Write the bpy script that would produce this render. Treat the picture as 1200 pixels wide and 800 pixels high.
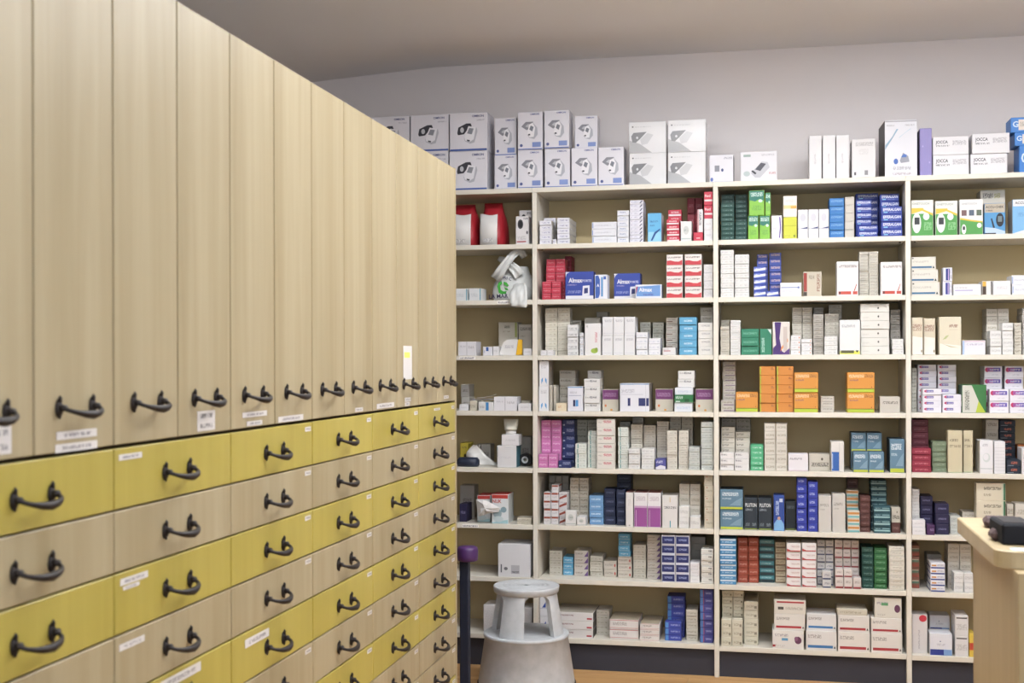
import bpy, bmesh, math, random
from mathutils import Vector, Matrix

random.seed(7)
scene = bpy.context.scene
for o in list(bpy.data.objects):
    bpy.data.objects.remove(o)
COL = scene.collection

# ------------------------------------------------------------------ camera
# World: X along the shelving (right), Y into the shelving (its front edge is Y = 0), Z up, metres.
FPX, YAW, ROLL, PPY = 1450.856, -0.205499, -0.0029956, 421.209
CAM = Vector((1.029806, -5.441468, 1.381597))
_f = Vector((math.sin(YAW), math.cos(YAW), 0)); _r = Vector((math.cos(YAW), -math.sin(YAW), 0)); _u = Vector((0, 0, 1))
CR = math.cos(ROLL) * _r + math.sin(ROLL) * _u
CU = -math.sin(ROLL) * _r + math.cos(ROLL) * _u
CF = _f
cam_data = bpy.data.cameras.new('camera')
cam_data.sensor_width = 36.0
cam_data.lens = FPX / 1200 * 36
cam_data.shift_y = (PPY - 400) / 1200
cam = bpy.data.objects.new('camera', cam_data)
m = Matrix.Identity(4)
for i in range(3):
    m[i][0], m[i][1], m[i][2], m[i][3] = CR[i], CU[i], -CF[i], CAM[i]
cam.matrix_world = m
COL.objects.link(cam)
scene.camera = cam
cam_data.dof.use_dof = True
cam_data.dof.focus_distance = 5.3
cam_data.dof.aperture_fstop = 5.6

# ------------------------------------------------------------------ world, lights, exposure
world = bpy.data.worlds.new('world'); scene.world = world
world.use_nodes = True
world.node_tree.nodes['Background'].inputs[0].default_value = (0.9, 0.93, 1.0, 1)
world.node_tree.nodes['Background'].inputs[1].default_value = 0.05

def area_light(name, loc, sx, sy, power, col):
    l = bpy.data.lights.new(name, 'AREA'); l.shape = 'RECTANGLE'
    l.size = sx; l.size_y = sy; l.energy = power; l.color = col
    o = bpy.data.objects.new(name, l); o.location = loc
    COL.objects.link(o); return o
LC = (0.94, 0.97, 1.0); CEILING = 2.797
# a recessed linear lamp in the ceiling in front of the shelving
area_light('lamp_wall_washer', (1.3, -1.2, CEILING - 0.012), 2.6, 0.14, 72, LC)
# two lamps further back, each with an added ceiling fill (all above the frame)
for x, y, ln, dn, up in ((1.6, -2.4, 2.4, 8, 118), (1.6, -4.6, 2.4, 12, 55)):
    area_light('lamp_down', (x, y, 2.545), ln, 0.30, dn, LC)
    o = area_light('ceiling_fill_up', (x, y, 2.575), ln, 0.30, up, LC); o.rotation_euler = (math.pi, 0, 0)
# added soft front fill behind the camera, no source seen
o = area_light('front_fill', (1.4, -6.93, 1.65), 4.4, 1.9, 66, (0.90, 0.95, 1.0)); o.rotation_euler = (math.pi / 2, 0, 0)

vs = scene.view_settings
scene.display_settings.display_device = 'sRGB'
vs.view_transform = 'Standard'
vs.look = 'None'
vs.gamma = 1.0
vs.use_curve_mapping = False
vs.exposure = -0.18

# ------------------------------------------------------------------ helpers
def px_ray(u, v):
    return CF + CR * ((u - 600) / FPX) - CU * ((v - PPY) / FPX)
def on_y(u, v, y):
    d = px_ray(u, v); return CAM + d * ((y - CAM.y) / d.y)
def on_z(u, v, z):
    d = px_ray(u, v); return CAM + d * ((z - CAM.z) / d.z)
def on_x(u, v, x):
    d = px_ray(u, v); return CAM + d * ((x - CAM.x) / d.x)

def lin(h):
    h = h.lstrip('#'); c = [int(h[i:i + 2], 16) / 255 for i in (0, 2, 4)]
    return tuple(x / 12.92 if x <= 0.04045 else ((x + 0.055) / 1.055) ** 2.4 for x in c) + (1.0,)

INK_GAIN, INK_FADE = 0.80, 0.10
def ink(h):
    # print and card colours were read off the lit photograph: bring them down to reflectances
    c = lin(h)[:3]; g = sum(c) / 3
    return tuple((x * (1 - INK_FADE) + g * INK_FADE) * INK_GAIN for x in c) + (1.0,)
MATS = {}
def new_mat(key):
    mt = bpy.data.materials.new(key); mt.use_nodes = True
    nt = mt.node_tree
    return mt, nt, nt.nodes['Principled BSDF']

def paper(hexc, rough=0.45, spec=0.35, var=0.05, scale=9.0, metallic=0.0, card=False):
    """card, paint or plastic: one colour with faint procedural unevenness"""
    key = ('p', hexc, rough, spec, var, scale, metallic, card)
    if key in MATS: return MATS[key]
    mt, nt, b = new_mat('card_' + hexc)
    n = nt.nodes.new('ShaderNodeTexNoise'); n.inputs['Scale'].default_value = scale; n.inputs['Detail'].default_value = 3
    tc = nt.nodes.new('ShaderNodeTexCoord'); nt.links.new(tc.outputs['Object'], n.inputs['Vector'])
    mx = nt.nodes.new('ShaderNodeMix'); mx.data_type = 'RGBA'
    c = ink(hexc) if card else lin(hexc)
    mx.inputs[6].default_value = tuple(x * (1 - var) for x in c[:3]) + (1,)
    mx.inputs[7].default_value = tuple(min(1, x * (1 + var)) for x in c[:3]) + (1,)
    nt.links.new(n.outputs['Fac'], mx.inputs[0]); nt.links.new(mx.outputs[2], b.inputs['Base Color'])
    b.inputs['Roughness'].default_value = rough; b.inputs['Specular IOR Level'].default_value = spec
    b.inputs['Metallic'].default_value = metallic
    MATS[key] = mt; return mt

def printed(base, ink_hex):
    """small print: rows of word-like marks of ink on the card colour"""
    key = ('t', base, ink_hex)
    if key in MATS: return MATS[key]
    mt, nt, b = new_mat('print_%s_%s' % (base, ink_hex))
    N = nt.nodes; L = nt.links
    tc = N.new('ShaderNodeTexCoord'); mp = N.new('ShaderNodeMapping'); mp.inputs['Scale'].default_value = (260, 260, 150)
    L.new(tc.outputs['Object'], mp.inputs['Vector'])
    n = N.new('ShaderNodeTexNoise'); n.inputs['Scale'].default_value = 1.0; n.inputs['Detail'].default_value = 1
    L.new(mp.outputs['Vector'], n.inputs['Vector'])
    gt = N.new('ShaderNodeMath'); gt.operation = 'GREATER_THAN'; gt.inputs[1].default_value = 0.46
    L.new(n.outputs['Fac'], gt.inputs[0])
    mx = N.new('ShaderNodeMix'); mx.data_type = 'RGBA'
    mx.inputs[6].default_value = ink(base); mx.inputs[7].default_value = tuple(.3 * a_ + .7 * b_ for a_, b_ in zip(ink(base), ink(ink_hex)))
    L.new(gt.outputs[0], mx.inputs[0]); L.new(mx.outputs[2], b.inputs['Base Color'])
    b.inputs['Roughness'].default_value = 0.5
    MATS[key] = mt; return mt

def wood(name, c1, c2, grain=(38, 38, 1.6), rough=0.42, spec=0.4, coat=0.0, line=0.35):
    key = ('w', name)
    if key in MATS: return MATS[key]
    mt, nt, b = new_mat(name); N = nt.nodes; L = nt.links
    tc = N.new('ShaderNodeTexCoord'); oi = N.new('ShaderNodeObjectInfo')
    add = N.new('ShaderNodeVectorMath'); add.operation = 'ADD'
    cmb = N.new('ShaderNodeCombineXYZ'); ml = N.new('ShaderNodeMath'); ml.operation = 'MULTIPLY'; ml.inputs[1].default_value = 13.7
    L.new(oi.outputs['Random'], ml.inputs[0])
    for i in range(3): L.new(ml.outputs[0], cmb.inputs[i])
    L.new(tc.outputs['Object'], add.inputs[0]); L.new(cmb.outputs[0], add.inputs[1])
    mp = N.new('ShaderNodeMapping'); mp.inputs['Scale'].default_value = grain
    L.new(add.outputs[0], mp.inputs['Vector'])
    n1 = N.new('ShaderNodeTexNoise'); n1.inputs['Scale'].default_value = 1.0; n1.inputs['Detail'].default_value = 5; n1.inputs['Distortion'].default_value = 0.6
    L.new(mp.outputs[0], n1.inputs['Vector'])
    mp2 = N.new('ShaderNodeMapping'); mp2.inputs['Scale'].default_value = tuple(g * 0.22 for g in grain)
    L.new(add.outputs[0], mp2.inputs['Vector'])
    n2 = N.new('ShaderNodeTexNoise'); n2.inputs['Scale'].default_value = 1.0; n2.inputs['Detail'].default_value = 3
    L.new(mp2.outputs[0], n2.inputs['Vector'])
    av = N.new('ShaderNodeMix'); av.data_type = 'FLOAT'; av.inputs[0].default_value = 1 - line
    L.new(n1.outputs['Fac'], av.inputs[2]); L.new(n2.outputs['Fac'], av.inputs[3])
    cr = N.new('ShaderNodeValToRGB')
    cr.color_ramp.elements[0].position = 0.32; cr.color_ramp.elements[0].color = lin(c1)
    cr.color_ramp.elements[1].position = 0.68; cr.color_ramp.elements[1].color = lin(c2)
    L.new(av.outputs[0], cr.inputs[0]); L.new(cr.outputs[0], b.inputs['Base Color'])
    b.inputs['Roughness'].default_value = rough; b.inputs['Specular IOR Level'].default_value = spec
    b.inputs['Coat Weight'].default_value = coat
    MATS[key] = mt; return mt

class MB:
    """collects faces with materials; build() links them as one mesh object"""
    def __init__(s): s.v = []; s.f = []; s.m = []; s.mats = []; s.sm = []
    def mi(s, mat):
        if mat not in s.mats: s.mats.append(mat)
        return s.mats.index(mat)
    def poly(s, pts, mat, smooth=False):
        k = len(s.v); s.v += [tuple(p) for p in pts]; s.f.append(tuple(range(k, k + len(pts)))); s.m.append(s.mi(mat)); s.sm.append(smooth)
    def mesh(s, verts, faces, mat, smooth=False):
        k = len(s.v); s.v += [tuple(p) for p in verts]; i = s.mi(mat)
        for f in faces: s.f.append(tuple(k + a for a in f)); s.m.append(i); s.sm.append(smooth)
    def box(s, a, b, mat, bev=0.0):
        x0, y0, z0 = a; x1, y1, z1 = b
        if bev <= 0:
            vs_ = [(x, y, z) for x in (x0, x1) for y in (y0, y1) for z in (z0, z1)]
            s.mesh(vs_, [(0, 1, 3, 2), (4, 6, 7, 5), (0, 4, 5, 1), (2, 3, 7, 6), (0, 2, 6, 4), (1, 5, 7, 3)], mat)
            return
        c = bev; V = []; idx = {}
        for sx in (0, 1):
            for sy in (0, 1):
                for sz in (0, 1):
                    X = (x0, x1)[sx]; Y = (y0, y1)[sy]; Z = (z0, z1)[sz]
                    dx = c * (1 - 2 * sx); dy = c * (1 - 2 * sy); dz = c * (1 - 2 * sz)
                    for ax, p in (('x', (X, Y + dy, Z + dz)), ('y', (X + dx, Y, Z + dz)), ('z', (X + dx, Y + dy, Z))):
                        idx[(sx, sy, sz, ax)] = len(V); V.append(p)
        F = []
        for sx in (0, 1): F.append([idx[(sx, a_, b_, 'x')] for a_, b_ in ((0, 0), (0, 1), (1, 1), (1, 0))][::(1 if sx == 0 else -1)])
        for sy in (0, 1): F.append([idx[(a_, sy, b_, 'y')] for a_, b_ in ((0, 0), (1, 0), (1, 1), (0, 1))][::(1 if sy == 0 else -1)])
        for sz in (0, 1): F.append([idx[(a_, b_, sz, 'z')] for a_, b_ in ((0, 0), (0, 1), (1, 1), (1, 0))][::(1 if sz == 0 else -1)])
        for a_ in (0, 1):
            for b_ in (0, 1):
                F.append([idx[(a_, b_, 0, 'x')], idx[(a_, b_, 1, 'x')], idx[(a_, b_, 1, 'y')], idx[(a_, b_, 0, 'y')]])
                F.append([idx[(a_, 0, b_, 'x')], idx[(a_, 1, b_, 'x')], idx[(a_, 1, b_, 'z')], idx[(a_, 0, b_, 'z')]])
                F.append([idx[(0, a_, b_, 'y')], idx[(1, a_, b_, 'y')], idx[(1, a_, b_, 'z')], idx[(0, a_, b_, 'z')]])
                for c_ in (0, 1): F.append([idx[(a_, b_, c_, k)] for k in 'xyz'])
        # orient outwards
        ctr = Vector(((x0 + x1) / 2, (y0 + y1) / 2, (z0 + z1) / 2)); G = []
        for f in F:
            p = [Vector(V[i]) for i in f]; n = (p[1] - p[0]).cross(p[2] - p[0]); fc = sum(p, Vector()) / len(p)
            G.append(f if n.dot(fc - ctr) > 0 else f[::-1])
        s.mesh(V, G, mat)
    def tube(s, pts, rads, mat, n=10, cap=True, squash=None):
        pts = [Vector(p) for p in pts]; V = []; F = []
        up = Vector((0, 0, 1))
        prev = None
        for i, p in enumerate(pts):
            t = (pts[min(i + 1, len(pts) - 1)] - pts[max(i - 1, 0)]).normalized()
            if prev is None:
                a = t.cross(up)
                if a.length < 1e-3: a = t.cross(Vector((1, 0, 0)))
            else:
                a = prev - t * prev.dot(t)
            a.normalize(); prev = a; b_ = t.cross(a)
            for k in range(n):
                w = 2 * math.pi * k / n
                V.append(p + (a * math.cos(w) + b_ * math.sin(w)) * rads[i])
        for i in range(len(pts) - 1):
            for k in range(n):
                F.append((i * n + k, i * n + (k + 1) % n, (i + 1) * n + (k + 1) % n, (i + 1) * n + k))
        if cap:
            F.append(tuple(range(n))[::-1]); F.append(tuple((len(pts) - 1) * n + k for k in range(n)))
        s.mesh(V, F, mat, True)
    def lathe(s, prof, mat, n=48, c=(0, 0), smooth=True, cap=True):
        V = []; F = []
        for r, z in prof:
            for k in range(n):
                w = 2 * math.pi * k / n; V.append((c[0] + r * math.cos(w), c[1] + r * math.sin(w), z))
        for i in range(len(prof) - 1):
            for k in range(n):
                F.append((i * n + k, i * n + (k + 1) % n, (i + 1) * n + (k + 1) % n, (i + 1) * n + k))
        if cap:
            F.append(tuple(range(n))[::-1]); F.append(tuple((len(prof) - 1) * n + k for k in range(n)))
        s.mesh(V, F, mat, smooth)
    def data(s, name):
        me = bpy.data.meshes.new(name); me.from_pydata(s.v, [], s.f)
        for mt in s.mats: me.materials.append(mt)
        me.polygons.foreach_set('material_index', s.m); me.polygons.foreach_set('use_smooth', s.sm)
        me.update(); return me
    def build(s, name, parent=None, loc=(0, 0, 0), rz=0.0):
        return link(name, s.data(name), parent, loc, rz)

def link(name, me, parent=None, loc=(0, 0, 0), rz=0.0):
    o = bpy.data.objects.new(name, me); o.location = loc; o.rotation_euler = (0, 0, rz)
    if parent is not None: o.parent = parent
    COL.objects.link(o); return o
def thing(name, label, cat, loc=(0, 0, 0), rz=0.0, group=None):
    o = link(name, None, None, loc, rz); tag(o, label, cat, group); return o
def tag(o, label, cat, group=None):
    o['label'] = label; o['category'] = cat
    if group: o['group'] = group
    return o
def structure(o, label=None):
    o['kind'] = 'structure'
    if label: o['label'] = label
    return o
def recalc(me):
    bm = bmesh.new(); bm.from_mesh(me); bmesh.ops.recalc_face_normals(bm, faces=bm.faces); bm.to_mesh(me); bm.free()

FONT = {}
def word_mesh(text, bold=0.0, shear=0.0):
    """lettering as flat faces: verts (x, z) with cap height 1 from the origin, faces"""
    key = (text, bold, shear)
    if key in FONT: return FONT[key]
    cu = bpy.data.curves.new('lettering', 'FONT'); cu.body = text; cu.size = 1.0; cu.offset = bold; cu.shear = shear
    cu.resolution_u = 2; cu.fill_mode = 'FRONT'
    ob = bpy.data.objects.new('lettering', cu); COL.objects.link(ob)
    bpy.context.view_layer.update()
    me = bpy.data.meshes.new_from_object(ob)
    vs_ = [(v.co.x, v.co.y) for v in me.vertices]; fs = [tuple(p.vertices) for p in me.polygons]
    bpy.data.objects.remove(ob); bpy.data.curves.remove(cu); bpy.data.meshes.remove(me)
    mx = min(x for x, _ in vs_); my = min(y for _, y in vs_); H = max(y for _, y in vs_) - my
    vs_ = [((x - mx) / H, (y - my) / H) for x, y in vs_]
    W = max(x for x, _ in vs_)
    FONT[key] = (vs_, fs, W); return FONT[key]

# ------------------------------------------------------------------ the room
M_WALL = paper('dbd5d5', 0.85, 0.2, 0.03, 3.0)
M_CEIL = paper('e4e4e6', 0.9, 0.15, 0.03, 2.0)
X_L, X_R, Y_B, Y_F = -2.6, 4.2, 0.345, -7.0
CEIL_Z = 2.797
def ceil_z(x): return CEIL_Z if x > -0.545 else CEIL_Z - 0.068 * (-0.545 - x)

mb = MB(); mb.box((X_L - .1, Y_B, -.05), (X_R + .1, Y_B + .1, 3.0), M_WALL); structure(mb.build('wall_back'))
mb = MB(); mb.box((X_L - .1, Y_F, -.05), (X_L, Y_B, 3.0), M_WALL); structure(mb.build('wall_left'))
mb = MB(); mb.box((X_R, Y_F, -.05), (X_R + .1, Y_B, 3.0), M_WALL); structure(mb.build('wall_right'))
mb = MB(); mb.box((X_L - .1, Y_F - .1, -.05), (X_R + .1, Y_F, 3.0), M_WALL); structure(mb.build('wall_front'))
# unseen window added behind the camera to carry the front fill
M_FRAME = paper('8c8f94', 0.4)
win = structure(link('added_window_1', None, None, (1.4, Y_F, 1.65)))
for x0, x1, z0, z1 in ((-2.28, 2.28, -1.03, -.96), (-2.28, 2.28, .96, 1.03), (-2.28, -2.21, -.96, .96), (2.21, 2.28, -.96, .96), (-.03, .03, -.96, .96)):
    mb = MB(); mb.box((x0, 0.0, z0), (x1, .05, z1), M_FRAME); mb.build('added_window_frame', win)
mb = MB(); mb.box((-2.21, .002, -.96), (2.21, .008, .96), paper('b8c8d4', 0.05, 0.5)); mb.build('added_pane', win)
mb = MB()
prof = [(X_L - .1, ceil_z(X_L - .1)), (-1.4, ceil_z(-1.4)), (-.8, ceil_z(-.8)), (-.545, CEIL_Z - .0015), (-.35, CEIL_Z), (X_R + .1, CEIL_Z)]
for (a, za), (b, zb) in zip(prof[:-1], prof[1:]):
    mb.poly([(a, Y_F, za), (a, Y_B, za), (b, Y_B, zb), (b, Y_F, zb)], M_CEIL)
    mb.poly([(a, Y_F, za + .12), (b, Y_F, zb + .12), (b, Y_B, zb + .12), (a, Y_B, za + .12)], M_CEIL)
structure(mb.build('ceiling'))
M_SUB = paper('6b543a', 0.8)
mb = MB(); mb.box((X_L, Y_F, -.06), (X_R, Y_B, -.012), M_SUB); floor = structure(mb.build('floor'))
M_PLANK = wood('plank_oak', '9c7448', 'c79f6c', grain=(2.0, 30, 30), rough=0.45)
PW, PL = 0.19, 1.28
plank_me = {}
def plank(x0, x1, y0, y1):
    k = (round(x1 - x0, 3), round(y1 - y0, 3))
    if k not in plank_me:
        b = MB(); b.box((0.0006, 0.0006, -.012), (k[0] - .0006, k[1] - .0006, 0), M_PLANK, 0.0012); plank_me[k] = b.data('plank')
    link('plank', plank_me[k], floor, (x0, y0, 0))
row = 0; y = 0.34
while y > -3.6:
    y0 = y - PW; x = X_L + 0.3 - (0.43 * row) % PL
    while x < 2.9:
        a = max(x, -1.3); b_ = min(x + PL, 2.9)
        if b_ - a > .05: plank(a, b_, y0, y)
        x += PL
    y = y0; row += 1

# ------------------------------------------------------------------ wall shelving
M_SHELF = paper('cdc7bb', 0.4, 0.4, 0.02, 2.0)
M_BACK = paper('c6b48c', 0.6, 0.25, 0.03, 2.0)
M_KICK = paper('34343c', 0.5, 0.3)
BAYW, UT, SD, ST = 0.80, 0.021, 0.325, 0.0215
# front top edge of every shelf, read at the left and right end of each bay (photo pixels)
SH_V = {
 'A': [(222, 218.5), (287.4, 285.6), (352.2, 350.9), (416.6, 416.3), (481.3, 481.5), (547.6, 548.2), (613.0, 615.0), (674.5, 677), (740, 745.5)],
 'B': [(218.4, 213.4), (285.2, 282.2), (350.6, 348.6), (416.0, 416.0), (481.8, 482.6), (548.4, 550.6), (614.8, 620.0), (677.7, 684.0), (746.0, 755.5)],
 'C': [(212.3, 206.4), (280.6, 276.6), (347.8, 345.8), (415.6, 415.2), (482.9, 483.6), (551.6, 553.6), (621.0, 625.8), (685.8, 691.4), (757.0, 766.5)],
 'D': [(206.2, 202.2), (275.9, 273.4), (346.0, 345.0), (415.5, 415.4), (483.4, 484.2), (553.6, 555.4), (626.2, 630), (693, 697.5), (766.6, 774)]}
BAY_X = {'A': (-0.80, 0.0), 'B': (0.0, 0.80), 'C': (0.80, 1.60), 'D': (1.60, 2.40)}
BAY_U = {'A': (540, 622), 'B': (631, 835), 'C': (843, 1060), 'D': (1069, 1200)}
SHELF_Z = {}
for b in 'ABCD':
    u0, u1 = BAY_U[b]
    SHELF_Z[b] = [0.5 * (on_y(u0, a, 0).z + on_y(u1, c, 0).z) for a, c in SH_V[b]]
TOPZ = sum(SHELF_Z[b][0] for b in 'BCD') / 3
for b in 'ABCD': SHELF_Z[b][0] = TOPZ
unit = thing('wall_shelving', 'cream wall shelving of four bays with eight shelves each', 'shelving', (0, 0, 0))
for i in range(5):
    x = -0.8 + i * BAYW
    mb = MB(); mb.box((-UT / 2, 0, 0.0), (UT / 2, SD, TOPZ - ST), M_SHELF, 0.0012); mb.build('upright', unit, (x, 0, 0))
for b in 'ABCD':
    x0, x1 = BAY_X[b]
    for k in range(1, 9):
        mb = MB(); mb.box((x0 + UT / 2 + .0005, 0.001, -ST), (x1 - UT / 2 - .0005, SD - .012, 0), M_SHELF, 0.0012)
        mb.build('shelf', unit, (0, 0, SHELF_Z[b][k]))
    mb = MB(); mb.box((x0 + UT / 2, SD - .011, .0), (x1 - UT / 2, SD, TOPZ - ST - .001), M_BACK); mb.build('back_panel', unit)
    mb = MB(); mb.box((x0 + UT / 2 + .0005, .022, 0.0), (x1 - UT / 2 - .0005, .038, SHELF_Z[b][8] - ST - .0005), M_KICK); mb.build('kick_board', unit)
    mb = MB(); mb.box((x0 - UT / 2 + (0.0005 if b != 'A' else 0), -.001, TOPZ - ST), (x1 - UT / 2 + (UT if b == 'D' else 0), SD + .015, TOPZ), M_SHELF, 0.0012); mb.build('top_board', unit)
# shelf-edge tags and shelf-pin marks
M_TAG = paper('e9e6e2', 0.5); T_TAG = printed('e9e6e2', '6a6570')
def edge_tag(bay, k, u0, u1, dv=(2, 5)):
    z = SHELF_Z[bay][k]; a = on_y(u0, PPY, 0).x; b = on_y(u1, PPY, 0).x
    mb = MB(); mb.box((a, -.0012, z - ST + .004), (b, 0.0009, z - .004), M_TAG)
    mb.poly([(a + .003, -.0015, z - ST + .007), (b - .003, -.0015, z - ST + .007), (b - .003, -.0015, z - .007), (a + .003, -.0015, z - .007)], T_TAG)
    mb.build('edge_tag', unit)
edge_tag('A', 3, 538, 557); edge_tag('A', 6, 541, 560); edge_tag('A', 2, 583, 598)
M_PIN = paper('4a4338', 0.6)
for bay in 'BCD':
    for k in (1, 2, 3, 4):
        z = SHELF_Z[bay][k] - ST
        for xx in (BAY_X[bay][0] + .03, BAY_X[bay][1] - .03):
            mb = MB(); mb.lathe([(.004, z - .004), (.004, z - .0001)], M_PIN, 10, (xx, .03)); mb.build('shelf_pin', unit)

# ------------------------------------------------------------------ drawer cabinet on the left
CX, CY, CW, CZ, HD = -0.0914, -1.0777, 0.47818, 1.2290, 0.11
CTOP = CZ + 0.8507; NCOL, NROW, CDEP, FT = 7, 10, 0.58, 0.019
M_WOOD = wood('maple_veneer', '8f8060', 'a4977a', grain=(30, 30, 1.3), rough=0.42, spec=0.38, line=0.45)
M_YEL = wood('yellow_stain', '9d8e3e', 'aa9b4c', grain=(30, 30, 1.3), rough=0.38, spec=0.5, line=0.4)
M_DARK = paper('3a2c20', 0.8)
M_IRON = paper('241d1b', 0.48, 0.4, 0.15, 60, 0.3)
M_LAB = paper('e2ddda', 0.5, card=True); T_LAB = printed('e2ddda', '77727a')
cab = thing('drawer_cabinet', 'tall light wooden pharmacy cabinet with tall doors above yellow and plain drawers', 'cabinet', (CX, CY, 0))
# carcass: back, top, ends, plinth, inner dark face
Y0 = -NCOL * CW
mb = MB(); mb.box((-CDEP, 0.001, 0.0), (0, 0.020, CTOP), M_WOOD, .001); mb.build('end_panel', cab)
mb = MB(); mb.box((-CDEP, Y0 - .02, 0.0), (0, Y0 - .001, CTOP), M_WOOD, .001); mb.build('end_panel', cab)
mb = MB(); mb.box((-CDEP, Y0, CTOP - .02), (-FT - .001, 0, CTOP - .001), M_WOOD); mb.build('top_panel', cab)
mb = MB(); mb.box((-CDEP, Y0, .02), (-FT - .003, 0, CTOP - .021), M_DARK); mb.build('carcass', cab)
mb = MB(); mb.box((-CDEP + .1, Y0, 0.0), (-.05, 0, .0195), M_DARK)
mb.box((-.05, Y0, 0.0), (-.03, 0, CZ - NROW * HD - .003), M_DARK); mb.build('plinth', cab)

def handle_mesh():
    mb = MB()
    for s in (-1, 1):
        y = .050 * s
        # oval backplate, domed
        n = 14; ring = []
        V = []; F = []
        for i, (k, x) in enumerate(((1.0, 0.0), (1.0, .003), (.72, .0065), (.3, .008))):
            for a in range(n):
                w = 2 * math.pi * a / n; V.append((x, y + .0085 * k * math.cos(w), .0145 * k * math.sin(w)))
        for i in range(3):
            for a in range(n): F.append((i * n + a, i * n + (a + 1) % n, (i + 1) * n + (a + 1) % n, (i + 1) * n + a))
        F.append(tuple(3 * n + a for a in range(n)))
        mb.mesh(V, F, M_IRON, True)
        mb.tube([(.003, y, .011), (.005, y, .017), (.004, y, .021)], [.0045, .0032, .001], M_IRON, 8)
        mb.tube([(.003, y, -.011), (.004, y, -.0165)], [.004, .001], M_IRON, 8)
        mb.tube([(.010, y - .006, .001), (.010, y + .006, .001)], [.0055, .0055], M_IRON, 10)
    pts = [(.006, -.050, .002), (.014, -.050, -.001), (.022, -.046, -.004), (.028, -.036, -.007), (.032, -.02, -.010), (.034, 0, -.0115),
           (.032, .02, -.010), (.028, .036, -.007), (.022, .046, -.004), (.014, .050, -.001), (.006, .050, .002)]
    mb.tube(pts, [.0042, .0036, .0036, .0044, .0060, .0074, .0060, .0044, .0036, .0036, .0042], M_IRON, 10)
    me = mb.data('handle'); recalc(me); return me
HANDLE = handle_mesh()

def panel(y0, y1, z0, z1, mat, g=0.0018):
    b = MB(); b.box((-FT, -(y1 - y0) / 2 + g, -(z1 - z0) / 2 + g), (0, (y1 - y0) / 2 - g, (z1 - z0) / 2 - g), mat, 0.0016); return b
door_me = panel(0, CW / 2, 0, CTOP - CZ - .0030, M_WOOD, .0021).data('door')
dr_me = {M_WOOD: panel(0, CW, 0, HD, M_WOOD).data('drawer'), M_YEL: panel(0, CW, 0, HD, M_YEL).data('drawer')}
fronts = {}
for j in range(NCOL):
    for h in range(2):
        yc = -CW * (j + (h + .5) / 2); zc = (CZ + .003 + CTOP) / 2
        d = link('door', door_me, cab, (0, yc, zc)); fronts[('d', j * 2 + h)] = (d, yc, zc)
        link('handle', HANDLE, d, (0, -.004, CZ + .076 - zc))
    for r in range(NROW):
        yellow = r in (0, 2, 4, 6, 9)
        yc = -CW * (j + .5); zc = CZ - HD * (r + .5)
        d = link('drawer', dr_me[M_YEL if yellow else M_WOOD], cab, (0, yc, zc)); fronts[('r', j, r)] = (d, yc, zc)
        link('handle', HANDLE, d, (0, -.006, -.004))
        if j <= 3 and not (j == 3 and r == 4):
            mb = MB(); mb.box((0, -.019, -.0055), (.0006, .019, .0055), M_LAB)
            mb.poly([(.0008, -.014, -.0025), (.0008, .014, -.0025), (.0008, .014, .0025), (.0008, -.014, .0025)], T_LAB)
            mb.build('label_strip', d, (0.0001, CW / 2 - .034 + random.uniform(-.003, .003), HD / 2 - .017 + random.uniform(-.002, .002)))
def sticker(key, u0, v0, u1, v1, lines=1, ink=T_LAB, base=M_LAB):
    """paper strip on a front: (u0,v0) and (u1,v1) are its top-left and bottom-right corner in the photo"""
    d, yc, zc = fronts[key]
    a = on_x(u0, v0, CX); b = on_x(u1, v1, CX)
    y0, y1 = a.y - CY - yc, b.y - CY - yc; z1, z0 = a.z - zc, b.z - zc
    mb = MB(); mb.box((.0001, y0, z0), (.0008, y1, z1), base)
    h = (z1 - z0) / lines
    for i in range(lines):
        zz = z0 + h * (i + .5)
        mb.poly([(.0010, y0 + .15 * (y1 - y0), zz - .22 * h), (.0010, y1 - .15 * (y1 - y0), zz - .22 * h), (.0010, y1 - .15 * (y1 - y0), zz + .22 * h), (.0010, y0 + .15 * (y1 - y0), zz + .22 * h)], ink)
    return mb.build('label_strip', d)
T_BOLD = printed('e2ddda', '3c3840')
sticker(('d', 10), 66, 506.2, 113, 510.5); sticker(('d', 10), 64.5, 521.2, 113.5, 524.6)
sticker(('d', 11), -16, 500, 13, 531, 2)
sticker(('d', 8), 231, 482, 251.5, 503, 2, T_BOLD)
sticker(('d', 7), 284, 483.5, 312.5, 486.5); sticker(('d', 7), 289, 494, 307, 497)
sticker(('d', 6), 326, 488.5, 355, 491.5)
sticker(('d', 4), 416, 478, 425, 481.5); sticker(('d', 3), 441.5, 473.3, 461.5, 476.5)
pl = sticker(('d', 2), 472.5, 405, 482.5, 444, 1, M_LAB)
sticker(('d', 2), 474.5, 466, 481, 470); sticker(('d', 2), 474.5, 471.5, 480, 475); sticker(('d', 0), 520, 463.5, 525.5, 466.5)
M_NOTE = paper('d9d66a', 0.6)
d, yc, zc = fronts[('d', 2)]; a = on_x(473.5, 412.5, CX); b = on_x(480, 419, CX)
mb = MB(); mb.box((.0010, a.y - CY - yc, b.z - zc), (.0014, b.y - CY - yc, a.z - zc), M_NOTE); mb.build('yellow_sticker', d)
sticker(('r', 3, 4), 287, 750, 315, 744.5)
sticker(('r', 4, 0), 139, 533, 166, 535.6); sticker(('r', 4, 2), 140.6, 679, 173, 675.6); sticker(('r', 4, 2), 144, 687.5, 163, 685)
sticker(('r', 4, 3), 139.6, 756, 169, 750.5); sticker(('r', 4, 4), 188, 799, 235, 785)
sticker(('r', 0, 0), 508.5, 478.5, 515.5, 480)


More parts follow.
